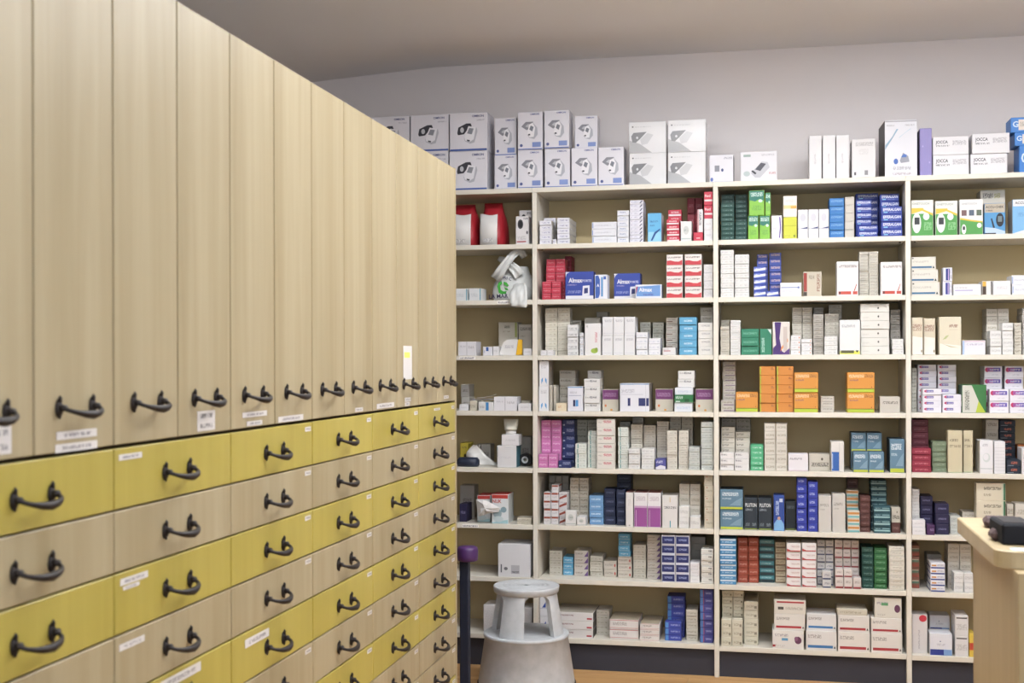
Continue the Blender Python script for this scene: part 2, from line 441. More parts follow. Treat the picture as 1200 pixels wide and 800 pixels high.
# ------------------------------------------------------------------ step stool
M_STOOL = paper('b2b4b6', 0.6, 0.3, 0.22, 22.0)
M_RUB = paper('2c2a2b', 0.7)
SX, SY, SZ = 0.018, -0.305, 0.43
stool = thing('step_stool', 'round grey plastic step stool with wide base in front of shelves', 'stool', (SX, SY, 0))
mb = MB(); mb.lathe([(.196, .004), (.209, .004), (.209, .022), (.196, .022)], M_RUB, 64, cap=False)
mb.mesh([], [], M_RUB); mb.build('floor_ring', stool)
mb = MB()
mb.lathe([(.190, .004), (.203, .006), (.2035, .03), (.176, .214), (.180, .217), (.1815, .224), (.180, .230), (.176, .232), (.168, .2305), (.060, .229), (.001, .229)], M_STOOL, 72)
mb.build('base', stool)
Ht, Hb = SZ - .030, .2290
def leg_mesh(c, wd):
    """curved plate between the step and the top, flaring where it meets the top"""
    n, mz = 12, 10; V = []; F = []
    for inner in (0, 1):
        for k in range(mz + 1):
            t = k / mz; z = Hb + (Ht - Hb) * t + (.004 if k == mz else 0)
            r = .158 + (.128 - .158) * t - (.022 if inner else 0)
            fl = 0.0
            if t > .82: q = (t - .82) / .18; fl = 11 * (1 - math.sqrt(max(0, 1 - q * q)))
            for a in range(n + 1):
                w = math.radians(c - wd / 2 - fl + (wd + 2 * fl) * a / n)
                V.append((r * math.sin(w), -r * math.cos(w), z))
    N = n + 1; off = (mz + 1) * N
    for k in range(mz):
        for a in range(n):
            i = k * N + a
            F.append((i, i + 1, i + N + 1, i + N)); j = off + i; F.append((j, j + N, j + N + 1, j + 1))
        for a in (0, n):
            i = k * N + a; F.append((i, i + N, off + i + N, off + i))
    for a in range(n):
        F.append((a, a + 1, off + a + 1, off + a)); i = mz * N + a; F.append((i, i + 1, off + i + 1, off + i))
    b = MB(); b.mesh(V, F, M_STOOL, False); me = b.data('leg'); recalc(me); return me
VIEW = math.degrees(math.atan2(SX - CAM.x, SY - CAM.y))
for c, wd in ((-25, 42), (76, 58), (-132, 48)):
    link('leg', leg_mesh(c - VIEW * 1.0, wd), stool)
mb = MB()
mb.lathe([(.110, Ht), (.132, Ht), (.1365, Ht + .004), (.1395, SZ - .008), (.1390, SZ - .002), (.1365, SZ), (.130, SZ - .001), (.100, SZ - .001)], M_STOOL, 72, cap=False)
for r in (.1, .082, .064, .046, .028):
    mb.lathe([(r, SZ - .001), (r - .002, SZ + .0008), (r - .007, SZ + .0008), (r - .009, SZ - .001), (r - .018, SZ - .001)], M_STOOL, 72, cap=False)
mb.lathe([(.010, SZ - .001), (.0005, SZ - .001)], M_STOOL, 32)
mb.lathe([(.110, Ht), (.001, Ht)], M_STOOL, 32, cap=False)
mb.build('seat_top', stool)

# ------------------------------------------------------------------ post with purple cap beside the cabinet end
M_NAVY = paper('1c2130', 0.5); M_PURP = paper('452458', 0.45, 0.5)
py = -0.62; pc = on_y(545.0, 720, py); pt = on_y(548, 640, py).z; pb = on_y(548, 657, py).z
post = thing('support_post', 'dark navy post with purple cap standing by the cabinet end', 'post', (pc.x, py, 0))
pw = (on_y(550.5, 720, py).x - on_y(540.0, 720, py).x) / 2
mb = MB(); mb.box((-pw, -pw, .05), (pw, pw, pb + .002), M_NAVY, .004); mb.build('pole', post)
cw = (on_y(560, 650, py).x - on_y(536, 650, py).x) / 2; cxo = on_y(548, 650, py).x - pc.x
mb = MB(); mb.lathe([(cw * .80, pb), (cw * .97, pb + .004), (cw, pb + .02), (cw, pt - .014), (cw * .93, pt - .004), (cw * .8, pt), (.001, pt + .001)], M_PURP, 40, (cxo, 0)); mb.build('cap', post)
mb = MB(); mb.lathe([(.085, 0), (.088, .012), (.084, .035), (.06, .052), (.001, .054)], M_PURP, 40, (.012, 0)); mb.build('base', post)

# ------------------------------------------------------------------ counter on the right
M_DESK = wood('counter_maple', '9e8b68', 'b5a27f', grain=(28, 28, 1.5), rough=0.4, spec=0.4)
M_DESKTOP = wood('counter_top', 'a5926f', 'b9a786', grain=(1.5, 28, 28), rough=0.35, spec=0.45)
KZ = 1.0; KX = 1.468; KY0, KY1 = -2.845, -2.315; KX1 = 3.3
desk = thing('wooden_counter', 'light wooden counter with rounded corner at right edge', 'counter', (KX, KY0, 0))
mb = MB(); R = .045; th = .036; out = []
W, D = KX1 - KX, KY1 - KY0
for cx_, cy_, a0 in ((R, R, 180), (W - R, R, 270), (W - .004, D - .004, 0), (.004, D - .004, 90)):
    rr = R if cy_ == R else .004
    for k in range(9):
        w = math.radians(a0 + 90 * k / 8); out.append((cx_ + rr * math.cos(w), cy_ + rr * math.sin(w)))
n = len(out); lv = [(.0015, KZ - th), (0, KZ - th + .0015), (0, KZ - .0025), (.0025, KZ)]
V = []; F = []
for ins, z in lv:
    for x, y in out:
        V.append((x + (ins if x < W / 2 else -ins), y + (ins if y < D / 2 else -ins), z))
for i in range(len(lv) - 1):
    for k in range(n): F.append((i * n + k, i * n + (k + 1) % n, (i + 1) * n + (k + 1) % n, (i + 1) * n + k))
F.append(tuple(range(n))[::-1]); F.append(tuple(3 * n + k for k in range(n)))
mb.mesh(V, F, M_DESKTOP); mb.build('counter_top', desk)
bx = on_y(1140.5, 700, KY1 - .03).x - KX
ny = on_x(1193.5, 700, KX + bx).y - KY0
mb = MB(); mb.box((bx, ny, 0), (bx + .022, D - .03, KZ - th), M_DESK, .001); mb.build('end_panel', desk)
mb = MB(); mb.box((bx + .023, ny + .004, 0.0), (W - .03, ny + .024, KZ - th), M_DESK, .001); mb.build('front_panel', desk)
mb = MB(); mb.box((bx + .023, D - .055, 0.0), (W - .03, D - .035, KZ - th), M_DESK, .001); mb.build('back_panel', desk)

M_BLK = paper('15161c', 0.65, 0.2); M_MAUVE = paper('4c3a3a', 0.6, 0.3, 0.25, 50); M_BLUEP = paper('a9c4d8', 0.5)
def slab(name, u0, v0, u1, h, dep, mat, label, cat, rz=0.0, bev=.006, mat2=None):
    """thing lying on the counter; (u0,v0) is the foot of its near left corner, u1 its near right corner"""
    a = on_z(u0, v0, KZ); b = on_y(u1, v0, a.y)
    w = b.x - a.x
    m_ = MB(); m_.box((0, 0, 0.0), (w, dep, h), mat, bev)
    if mat2: m_.box((w * .12, dep * .15, h - .001), (w * .8, dep * .85, h + .0012), mat2)
    return tag(m_.build(name, None, (a.x, a.y, KZ), rz), label, cat)
slab('card_terminal', 1174.5, 638.5, 1215, .043, .13, M_BLK, 'black box-shaped device at right end of counter', 'device', 0.03, .004, paper('2a2626', .6, .2))
slab('leather_pouch', 1153.5, 619.0, 1196, .022, .075, M_MAUVE, 'brown leather pouch lying behind black device on counter', 'pouch', -0.10, .008)
slab('leather_pouch', 1162, 634.5, 1173.2, .024, .05, M_MAUVE, 'small brown pouch touching the black device on counter', 'pouch', 0.0, .008)
slab('paper_sheet', 1187, 645, 1222, .0012, .03, M_BLUEP, 'light blue paper lying in front of black device', 'paper', 0.03, 0)

# ------------------------------------------------------------------ cartons
# A style: short description, card colour, and what is printed on the front (fractions of the front face):
#  ('r',x0,z0,x1,z1,colour) patch  ('t',x0,z0,x1,z1,ink) small print  ('p',[(x,z)..],colour) shape  ('w',text,x,z,height,colour[,max width]) lettering
STY = {}
def S(key, desc, base, *prints, side=None, top=None, rough=0.45, name='medicine_box'):
    STY[key] = dict(desc=desc, base=base, prints=prints, side=side, top=top, rough=rough, name=name)
def t(x0, z0, x1, z1, c): return ('t', x0, z0, x1, z1, c)
def r(x0, z0, x1, z1, c): return ('r', x0, z0, x1, z1, c)
def p(c, *pts): return ('p', pts, c)
def w(s, x, z, h, c, mw=0.9): return ('w', s, x, z, h, c, mw)
WH = 'e6e3e6'; CR_ = 'd9d2c2'
def ell(cx, cz, rx, rz, n=16): return [(cx + rx * math.cos(2 * math.pi * i / n), cz + rz * math.sin(2 * math.pi * i / n)) for i in range(n)]
MON_BIG = (p('3a3a44', (.20, .48), (.23, .62), (.44, .72), (.56, .72), (.59, .64), (.48, .56), (.38, .44), (.22, .42)),
           p('c6c6ce', *ell(.33, .55, .05, .07)),
           p('b9bac4', (.38, .34), (.50, .64), (.72, .60), (.74, .50), (.66, .22), (.54, .19), (.40, .26)),
           p('eceaf0', (.39, .36), (.50, .65), (.70, .61), (.64, .30), (.52, .23), (.41, .28)),
           p('8d909a', (.46, .46), (.52, .60), (.64, .58), (.59, .43)), p('3c3c46', (.46, .30), (.54, .28), (.53, .24), (.46, .26)))
S('omron_big', 'white blood pressure monitor box', 'e3e0e8', *MON_BIG, w('OMRON', .60, .875, .062, '37437f', .36), t(.72, .78, .94, .82, 'aaa8b4'), r(0, 0, 1, .055, '3c5fae'), side='d4d2dc', name='monitor_box')
MON_SM = (p('8a8a94', (.14, .62), (.32, .74), (.62, .74), (.58, .62), (.36, .52)), p('c2c2ca', (.30, .62), (.40, .68), (.52, .67), (.46, .58)),
          p('b4b6c0', (.38, .40), (.46, .66), (.60, .72), (.78, .58), (.80, .40), (.66, .28), (.46, .32)),
          p('efedf2', (.38, .42), (.46, .67), (.60, .71), (.70, .58), (.64, .34), (.48, .33)), p('7c808c', (.46, .54), (.52, .64), (.64, .60), (.58, .48)), p('3c3c46', (.42, .42), (.50, .42), (.50, .38), (.42, .38)))
S('omron_small', 'small white blood pressure monitor box', 'e3e0e8', *MON_SM, w('OMRON', .50, .91, .048, '525ca0', .46), r(.58, .07, .92, .20, '7f94cf'), p('59639c', *ell(.14, .12, .06, .04)), r(0, 0, 1, .035, '5a74bd'), side='d7d5de', name='monitor_box')
S('shiny', 'glossy wrapped white monitor box', 'e6e5e7', p('b9b9bc', (0, 0), (.62, 0), (.3, .3), (0, .42)), p('8b8c90', (.06, .55), (.12, .66), (.48, .68), (.30, .46), (.18, .34), (.09, .36)), p('dcdcde', *ell(.22, .50, .03, .04)), p('cfcfd2', (.30, .44), (.50, .64), (.66, .58), (.50, .30), (.34, .26)), r(.08, .83, .12, .87, '66666c'), t(.16, .83, .6, .86, 'bcbcc0'), rough=0.12, name='monitor_box')
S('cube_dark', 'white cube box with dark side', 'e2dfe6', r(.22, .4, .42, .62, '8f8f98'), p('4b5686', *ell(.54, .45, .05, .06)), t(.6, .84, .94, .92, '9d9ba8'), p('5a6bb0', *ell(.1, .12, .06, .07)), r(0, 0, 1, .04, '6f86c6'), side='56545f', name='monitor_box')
S('mon_angled', 'white box with grey monitor picture', 'e0dde2', p('c0bfc6', (.28, .28), (.40, .12), (.54, .12), (.80, .46), (.74, .64), (.58, .66)), p('55555e', (.40, .40), (.56, .62), (.70, .58), (.54, .34)), p('b8c4c4', *ell(.17, .26, .09, .09)), p('45454c', (.29, .34), (.33, .38), (.44, .27), (.40, .23)), r(.08, .83, .28, .91, '9db0a6'), t(.58, .85, .92, .91, 'b0aeb6'), t(.78, .22, .96, .3, 'c98f8f'), name='monitor_box')
S('tall_plain', 'tall plain white box', 'e4e1e2', t(.42, .35, .56, .58, 'bab6ba'))
S('plain_marks', 'white box with faint grey marks', 'e0dcdc', t(.16, .82, .9, .92, 'a9a4a4'), r(.1, .08, .18, .16, '5d5a60'), r(.54, .08, .68, .2, '8d898c'), t(.3, .6, .7, .75, 'd0cccc'))
S('jocca', 'white box with dark lettering', 'e2dfe2', w('JOCCA', .08, .58, .22, '3a3a42', .34), t(.08, .46, .46, .55, '55555c'), t(.55, .52, .93, .78, 'aaa6ac'))
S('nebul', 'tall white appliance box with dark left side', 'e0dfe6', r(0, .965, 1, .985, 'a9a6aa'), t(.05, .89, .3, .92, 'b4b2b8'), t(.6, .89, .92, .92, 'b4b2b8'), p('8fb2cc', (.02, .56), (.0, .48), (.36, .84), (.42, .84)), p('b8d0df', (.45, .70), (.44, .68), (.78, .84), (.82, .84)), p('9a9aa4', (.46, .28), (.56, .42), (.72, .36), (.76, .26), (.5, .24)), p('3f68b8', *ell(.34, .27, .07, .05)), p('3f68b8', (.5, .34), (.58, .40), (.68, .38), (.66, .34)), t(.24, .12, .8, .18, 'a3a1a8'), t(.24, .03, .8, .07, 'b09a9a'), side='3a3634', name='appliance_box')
S('lilac', 'plain lilac box', '8f84c0', p('b7aee0', *ell(.25, .62, .05, .02)), p('b7aee0', *ell(.8, .28, .05, .02)))
S('blue_tab', 'bright blue box', '2f7fd2', r(.2, .15, .6, .85, 'e6d8c8'), w('G', .05, .35, .4, 'cfe2f5', .2), t(.24, .4, .56, .7, '96908a'))
# bay A
S('camera', 'white box with round black emblem', 'e2dede', p('4b4a4e', *ell(.36, .72, .22, .17)), p('222124', *ell(.36, .72, .15, .115)), t(.1, .16, .8, .3, 'b9b5b6'), r(.08, .08, .8, .12, 'b8434e'), p('55525a', *ell(.88, .42, .07, .06)), t(.6, .88, .95, .95, '66646a'))
S('teal_edge', 'small white box with teal ends', 'e2e3e4', r(.0, .1, .07, .6, '4b9ab0'), r(.88, 0, .95, 1, '4b9ab0'), t(.2, .3, .7, .6, 'c3c8cc'))
S('white_line', 'small white box with line print', 'e4e1e5', r(.48, 0, .5, 1, '8c8990'), t(.1, .6, .42, .72, 'b4b0b6'), t(.58, .5, .9, .7, 'b4b0b6'))
S('white_blue_dot', 'small white box with blue mark', 'e2e0e6', r(.34, .5, .62, .95, '3c64a8'), r(.14, .3, .22, .6, '8fa0cc'))
S('beige_tall', 'tall beige box', 'd1c9b7', t(.3, .82, .6, .9, '5a5c52'), r(.86, .55, .97, 1, 'a8b060'), t(.2, .7, .6, .74, '9a917c'))  # card colour carries part of the shade at the shelf back
S('beige_plain', 'beige carton', 'd2cabb', t(.1, .8, .95, .9, '6b655c'), t(.1, .6, .5, .64, 'a59b88'))  # shade of the recess mixed into the card colour
S('white_plain', 'plain white box', 'e3e0e2', t(.2, .4, .8, .6, 'c9c5c9'))
S('blue_tick', 'white box with blue stripe', 'e0dedc', r(.5, 0, .7, 1, '3d8bc8'), t(.1, .3, .4, .6, 'a6a2a4'))
S('grey_dark', 'grey carton', 'b9b4ac', t(.2, .4, .8, .6, '77736a'))  # card greyed to stand for shade behind the front row
S('yellow_box', 'yellow box with dark emblem', 'd8c22e', p('4a4420', *ell(.6, .4, .14, .1)), t(.2, .75, .8, .85, '8a7a20'))
S('teal_side', 'white box with teal right side', 'dcdadb', t(.2, .4, .75, .5, 'cfccd0'), side='3f7888')
S('nuk', 'white and red baby product box', 'e0e4e6', r(0, .86, 1, 1, 'c2382e'), w('NUK', .05, .70, .13, 'c8402f', .55), p('a8d0d8', (0, 0), (1, 0), (1, .14), (0, .05)), p('9fb6bc', *ell(.35, .35, .26, .16)), p('c9d8da', *ell(.40, .16, .3, .1)), p('8aa7b2', *ell(.72, .48, .18, .1)), side='cfd2d0', top='c2382e')
S('flat_cream', 'flat cream box', 'cfc6b2', t(.1, .3, .8, .6, '9c9482'))
S('big_white', 'large plain white box with small symbols', 'e0dedf', r(.08, .13, .12, .38, '6c6a70'), p('77757a', *ell(.24, .25, .06, .05)), r(.4, .1, .66, .36, 'bab7bb'), t(.42, .12, .64, .18, '55535a'))
# generic medicine styles
S('lav', 'white box with lavender print', 'e6e4ec', t(.16, .35, .84, .65, '8d8ab0'), side='d8d3cc')
S('lav_diag', 'thin lavender box with dark slash', 'e2e0ea', p('4a4866', (.70, .2), (.80, .2), (.96, .85), (.86, .85)), t(.08, .4, .6, .7, 'aaa7c0'))
S('white_bluebar', 'long white box with blue end', 'e4e4ea', r(.03, .15, .06, .85, '5f86c8'), t(.12, .4, .8, .6, 'c2c0ca'))
S('white_bluetxt', 'white box with blue grey print', 'e6e5ea', t(.2, .5, .75, .72, '6f7fae'), r(.1, .2, .9, .3, 'b9c0da'))
S('sky_swoosh', 'tall blue box with dark swoosh', '5db2e2', r(0, 0, 1, .35, '8fcdee'), p('1f4f92', (.22, .05), (.35, .05), (.60, .28), (.92, .42), (.9, .46), (.5, .34)), t(.15, .68, .75, .74, '1f5f9a'), t(.15, .55, .5, .6, '2f6fa8'), side='d8d8dc')
S('red_wht', 'red and white box', 'cf3048', r(0, 0, 1, .34, 'e6dada'), t(.2, .5, .8, .75, 'eac4c8'), side='c02a40')
S('round_print', 'white box with round print', 'e4e2e0', p('c6c8c4', *ell(.5, .55, .25, .22)), t(.3, .5, .7, .6, '8a9890'), r(0, .1, 1, .16, 'b9c4c0'))
S('dkred', 'dark red carton', '9c2338', t(.2, .4, .8, .6, 'b85466'))
S('red_box', 'crimson carton', 'c7304a', t(.15, .35, .85, .6, 'e0808c'), r(0, .9, 1, .97, 'e29aa4'))
S('red_band', 'red box with white band', 'cf304a', r(0, .28, 1, .42, 'ece0e0'), w('Red', .1, .6, .2, 'f0dcdc', .7))
S('red_vert', 'narrow red box', 'cc2f49', r(.3, .3, .7, .4, 'e8c8cc'))
S('white_dash', 'tall white box with black dashes', 'e6e2e2', t(.3, .3, .7, .9, '4a484c'), r(0, 0, .2, 1, 'd24a5c'))
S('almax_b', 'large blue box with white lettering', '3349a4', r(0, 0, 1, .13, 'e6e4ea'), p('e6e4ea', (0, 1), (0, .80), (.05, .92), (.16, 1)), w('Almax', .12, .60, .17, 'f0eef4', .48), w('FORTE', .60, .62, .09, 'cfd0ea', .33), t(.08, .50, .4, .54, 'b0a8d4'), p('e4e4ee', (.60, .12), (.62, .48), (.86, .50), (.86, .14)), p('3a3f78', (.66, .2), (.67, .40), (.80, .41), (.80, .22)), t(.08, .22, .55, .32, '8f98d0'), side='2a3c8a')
S('almagel', 'upright white box with blue panel', 'e4e4ec', p('3a60b4', (.05, .04), (.05, .96), (.3, .96), (.42, .8), (.42, .2), (.3, .04)), w('A', .16, .5, .12, 'eeeef4', .2), r(.5, .1, .66, .9, '5d9ad0'), r(.7, .8, .9, .93, '3a60b4'))
S('almagel_lie', 'flat white and light blue box', 'dfe2ec', p('6c9ad8', (.05, .15), (.05, .85), (.95, .95), (.95, .15)), w('Almax', .14, .48, .3, 'f2f2f6', .5), p('b03a70', (.03, .3), (.03, .8), (.1, .9), (.06, .5)), t(.3, .2, .7, .34, '4a5ca8'), side='8f94ac')
S('red_wave', 'white box with red wave', 'e6ddd8', p('cf3a44', (0, 0), (1, 0), (1, .5), (.75, .34), (.5, .36), (.25, .46), (0, .42)), t(.08, .66, .9, .8, '4a3a3a'), side='d2c6bc')
S('film', 'clear wrapped white pack', 'dcd8d8', t(.1, .2, .9, .8, 'c6c2c2'), rough=0.15)
S('cream_sm', 'small cream box', 'd9d3c3', t(.12, .3, .88, .62, 'aca48c'))  # white card darkened to cream to stand for shade
S('white_grey5', 'white box with grey bands', 'e3e1e0', t(.08, .22, .92, .55, '9a989a'), r(0, .05, 1, .14, 'c9c7c9'))
S('white_thin', 'thin white box with blue print', 'e4e3e6', t(.1, .3, .7, .6, 'a9adc0'))
S('leaf', 'tall white box with red lettering', 'e6e3e2', t(.64, .40, .78, .72, 'd0405c'), p('9ab43a', *ell(.6, .14, .22, .08)), p('86a02c', *ell(.72, .18, .10, .06)), t(.1, .85, .2, .95, '9a9898'))
S('grey_beige', 'grey beige carton', 'c7c0b3', t(.15, .45, .85, .7, '7d7567'))  # shade over the rear stacks put into the card colour
S('tall_white', 'tall white box with fine print', 'e4e2e3', t(.2, .72, .85, .86, 'b0adb4'), r(.06, .1, .94, .13, 'd2d0d6'))
S('grey_green', 'grey green carton', 'c1c0b3', t(.12, .3, .88, .6, '75786a'))  # rear stacks: part of their shade is in this colour
S('white_dots', 'white box with blue dots', 'e6e5e8', t(.08, .3, .92, .5, 'b0b4c8'), side='c8c8d4')
S('brown_line', 'taupe carton with brown line', 'c8bfb3', r(.05, .3, .55, .42, '6e4238'), t(.1, .6, .8, .75, '8a8072'))  # taupe base holds painted shade; the brown line is print
S('white_redln', 'white box with red line', 'e2dede', r(.08, .5, .6, .6, 'b8303c'), t(.08, .72, .5, .82, 'b0a8a8'))
S('skyblue', 'sky blue carton', '58a4cc', t(.25, .4, .75, .65, 'cfe6f2'))
S('white_gr', 'white box with grey wordmark', 'e0dcd6', t(.2, .5, .8, .74, '8f8b90'))
S('chevron', 'upright white box with blue chevron', 'e4e3e6', p('4c9ad8', (.22, .08), (.22, .26), (.38, .34), (.38, .2)), p('4c9ad8', (.78, .08), (.78, .26), (.62, .34), (.62, .2)), t(.2, .7, .8, .84, 'b4b2ba'), side='9f978c')
S('edge_grey', 'thin upright grey box', 'c8c0b2', t(.3, .1, .7, .9, 'a39a8c'))
S('grey_lab', 'grey carton with dark wordmark', 'c1bbaf', t(.08, .6, .75, .85, '6c685c'))  # grey base is partly painted shade
S('cream_flat', 'flat cream coloured box', 'e6d4b4', t(.2, .4, .5, .7, 'd09a6a'))
S('two_blue', 'white box with two blue blocks', 'e2e1ea', r(.36, .2, .5, .46, '28305e'), r(.52, .2, .7, .46, '4c98d6'), r(0, .95, 1, 1, '5a98cc'), r(.08, .62, .9, .65, 'aeb4c8'), t(.1, .72, .6, .8, 'bab8c2'))
S('white_wm', 'white box with dark wordmark', 'e2dfdc', t(.1, .6, .32, .8, '9a9690'), t(.34, .6, .8, .86, '55525c'))
S('purple_top', 'purple topped beige box', 'cbc2b0', r(0, .54, 1, 1, '74356e'), t(.1, .66, .85, .84, 'a47aa4'), p('d8763a', *ell(.2, .25, .06, .06)), p('d8963a', *ell(.55, .06, .07, .05)))
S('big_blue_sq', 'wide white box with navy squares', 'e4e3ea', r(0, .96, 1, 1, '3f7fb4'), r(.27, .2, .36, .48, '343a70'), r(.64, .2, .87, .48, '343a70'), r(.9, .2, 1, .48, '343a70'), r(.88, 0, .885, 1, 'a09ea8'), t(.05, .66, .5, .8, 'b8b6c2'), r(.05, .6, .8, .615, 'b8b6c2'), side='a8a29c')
S('green_lab', 'green and white flat box', '2f7a48', t(.06, .5, .45, .85, 'c8e0d0'), r(0, 0, 1, .08, 'e0e0dc'), r(.06, .12, .3, .25, 'cfe2d4'), r(.55, .1, .8, .5, '1f5a34'))
S('white_sky', 'white box with pale blue print', 'dfe1e8', t(.1, .3, .9, .6, 'b8c4dc'))
S('pink', 'pink carton', 'd276b4', t(.12, .32, .85, .58, 'eec0e0'), r(0, .92, 1, 1, 'e6b4d6'))
S('navy', 'navy carton with white marks', '283468', t(.35, .45, .95, .85, '8890b4'), r(.05, .25, .11, .42, 'd0d4e4'), r(.14, .25, .2, .42, 'd0d4e4'))
S('teal_stripe', 'white box with green vertical stripe', 'dde0d8', r(.2, 0, .28, 1, '2f8a86'), t(.38, .35, .9, .65, 'b4b8b0'))
S('red_wm', 'cream white box with red wordmark', 'e0dad0', t(.36, .5, .8, .82, 'c84460'), t(.1, .5, .3, .65, 'a89c98'), side='b0a898')
S('cream_st', 'cream carton with faint print', 'd5cec1', t(.1, .35, .9, .65, 'a69d8b'))  # shaded copy of the white faint-print carton, shade in the base colour
S('white_st', 'white carton with faint print', 'e0dedb', t(.1, .35, .9, .65, 'bcb9b8'))
S('blue_lab', 'small dark blue and white box', '4a4c94', t(.08, .6, .7, .85, 'd0cfe6'), p('e2e0ea', (.0, .0), (1, .0), (1, .3), (.5, .42), (0, .2)))
S('grey_st', 'pale grey carton', 'c3c6c0', t(.1, .3, .9, .6, '989c98'))
S('brown_top', 'white box with brown top band', 'dcd8da', r(0, .72, 1, 1, 'a04a34'), t(.15, .3, .85, .55, 'bcb6ba'))
S('brown_diag', 'white box with brown diagonal band', 'd8d4d6', p('9a4434', (0, .35), (0, .1), (1, .45), (1, .8)), t(.15, .66, .85, .85, 'a8a2a6'))
S('dk_grey', 'small grey carton', 'a3a099', t(.15, .3, .85, .65, '9d9a94'))  # grey set darker to imitate shade behind other stacks
S('beige_dark', 'beige box with brown print', 'd1c9b9', t(.12, .35, .88, .7, '8d8170'))  # base toned towards beige to imitate shade
S('ltblue', 'light blue carton', '6c9ccc', t(.15, .4, .85, .62, 'c4dcee'))
S('navy_dk', 'dark navy carton', '222c4a', t(.15, .45, .85, .65, '5a6488'))
S('purple_fade', 'upright white box with purple base', 'e6e2e4', r(0, 0, 1, .56, '9c4a98'), r(0, .56, 1, .62, 'c49cc2'), r(.14, .03, .18, .5, 'd2b0d2'), t(.15, .76, .85, .9, 'c2b4be'), r(0, 0, 1, .02, 'e6e2e4'), top='7c4a46')
S('white_spine', 'tall white box spine', 'e4e0dd', p('a8a4a2', *ell(.5, .05, .12, .02)), t(.3, .6, .7, .8, 'd0ccca'), top='7c4a46')
S('cond', 'tall white box with yellow candle mark', 'e2dfdc', r(.5, .78, .54, .93, 'd8b040'), t(.12, .58, .95, .66, '55545c'), r(.5, .02, .56, .22, '2f9aa8'), top='8a8074')
S('beige_logo', 'beige carton with small red mark', 'cfc4ae', p('b0503c', *ell(.3, .8, .06, .06)), t(.2, .4, .9, .6, 'a89d88'))
# bay C
S('dkgreen', 'dark green carton', '1f4a42', t(.15, .35, .85, .6, '6a8f86'))
S('lime', 'green and lime box', '86c43c', p('2a7a68', (0, 1), (0, .62), (.4, .56), (.7, .66), (1, .58), (1, 1)), w('S', .12, .76, .12, 'dff0e6', .2), t(.1, .76, .9, .92, 'd8eee4'), p('cfe8dc', *ell(.75, .58, .14, .06)), t(.2, .2, .8, .4, '64a42c'))
S('purple_sw', 'white box with purple swoosh', 'e6e2ea', p('6a4f9c', (.7, .05), (.82, .05), (.92, .5), (.86, .92), (.72, .95), (.8, .5)), t(.1, .4, .55, .5, 'c8c4cc'))
S('lemon', 'lime yellow box', 'd2d42a', r(0, .58, 1, .62, 'b8bc20'), p('7f8a14', *ell(.82, .12, .08, .06)), t(.1, .1, .5, .16, '9aa01c'))
S('orange_band', 'white box with orange band', 'e6e0d8', r(0, .40, 1, .56, 'eccf8c'), r(.55, .40, 1, .52, 'e8a842'), t(.15, .7, .85, .85, 'cfc8c4'))
S('navy_wedge', 'white box with navy wedge', 'e6e4e8', p('39427a', (.2, .34), (1, .34), (1, .40)), r(0, .33, 1, .345, '9a9cb0'), p('cfcdd6', *ell(.5, .72, .28, .14)), t(.2, .1, .8, .2, 'cac8d0'))
S('azure', 'azure blue carton', '2474bc', t(.1, .5, .9, .75, '7ab0dc'), r(0, .02, 1, .1, '4a94d0'))
S('grey_blank', 'blank grey carton', 'c9c2b8', t(.1, .8, .9, .9, 'b4aca2'))
S('effer', 'royal blue box with white lettering', '2a3f9c', w('EFFERALGAN', .10, .42, .40, 'e6e8f4', .84), r(.12, .18, .32, .34, '7ab8e0'), t(.4, .2, .8, .3, '8090cc'))
S('blue_tan', 'blue box with tan lettering', '3a4ca0', t(.12, .5, .9, .85, 'c8a8a0'), r(0, 0, 1, .12, '5a70c0'))
S('blue_wht', 'small blue and white box', '4659b4', p('dfe0ee', (0, .2), (0, .55), (1, .85), (1, .45)), t(.1, .6, .6, .8, 'cdd2ee'))
S('blue_rule', 'flat white box with blue rule', 'e4e3e8', r(.05, .62, .85, .68, '7f90c0'), p('6a7cb4', *ell(.86, .65, .05, .08)), t(.1, .3, .6, .45, 'cccad4'))
S('brick_side', 'beige box with red left strip', 'c9bda8', r(.02, .2, .2, .95, 'a03a30'), t(.74, .2, .9, .9, '8a4a3c'), t(.3, .7, .6, .85, '8d8272'), r(.02, .02, .2, .18, '4c443c'))
S('red_foot', 'tall white box with red foot band', 'e6e2e0', t(.1, .82, .95, .9, '8a7c7c'), r(.08, .04, .66, .13, 'c84a38'), r(.74, .04, .95, .13, 'c84a38'), p('b8584c', (.78, .14), (.9, .34), (.93, .34), (.83, .14)), r(.1, .05, .18, .12, '5a3a38'))
S('thin_beige', 'thin beige carton', 'ccc5b7', t(.1, .3, .9, .65, '8e8574'))  # beige stands partly for shade, painted into the card
S('green_pack', 'dark green pack', '2f8464', t(.1, .35, .9, .6, '6cb498'), r(0, 0, 1, .06, '1f5a44'))
S('green_up', 'upright green pack with white corner', '2f8464', p('d8e4dc', (.65, 1), (1, 1), (1, .78)), t(.15, .1, .4, .65, 'b4dccc'))
S('purple_or', 'purple and orange box', 'dcd4cc', p('4a2a72', (0, 0), (0, .2), (.2, .3), (.12, 1), (.5, 1), (.4, .5), (.55, .1), (.9, 0)), p('e89040', (.45, .1), (.9, .4), (.88, .5), (.5, .22)), r(.62, .1, .85, .85, 'c8b8b0'), p('5a3a80', (.55, 0), (1, 0), (1, .2)))
S('orange_tick', 'white box with orange arrows', 'e4e2e2', p('e8905c', (.8, .3), (.95, .5), (.8, .7)), t(.1, .35, .6, .6, 'bab6b8'))
S('dk_thin', 'thin taupe carton', 'b0a99f', t(.1, .3, .9, .65, '6c655a'))  # deeper painted shade tone for thin cartons
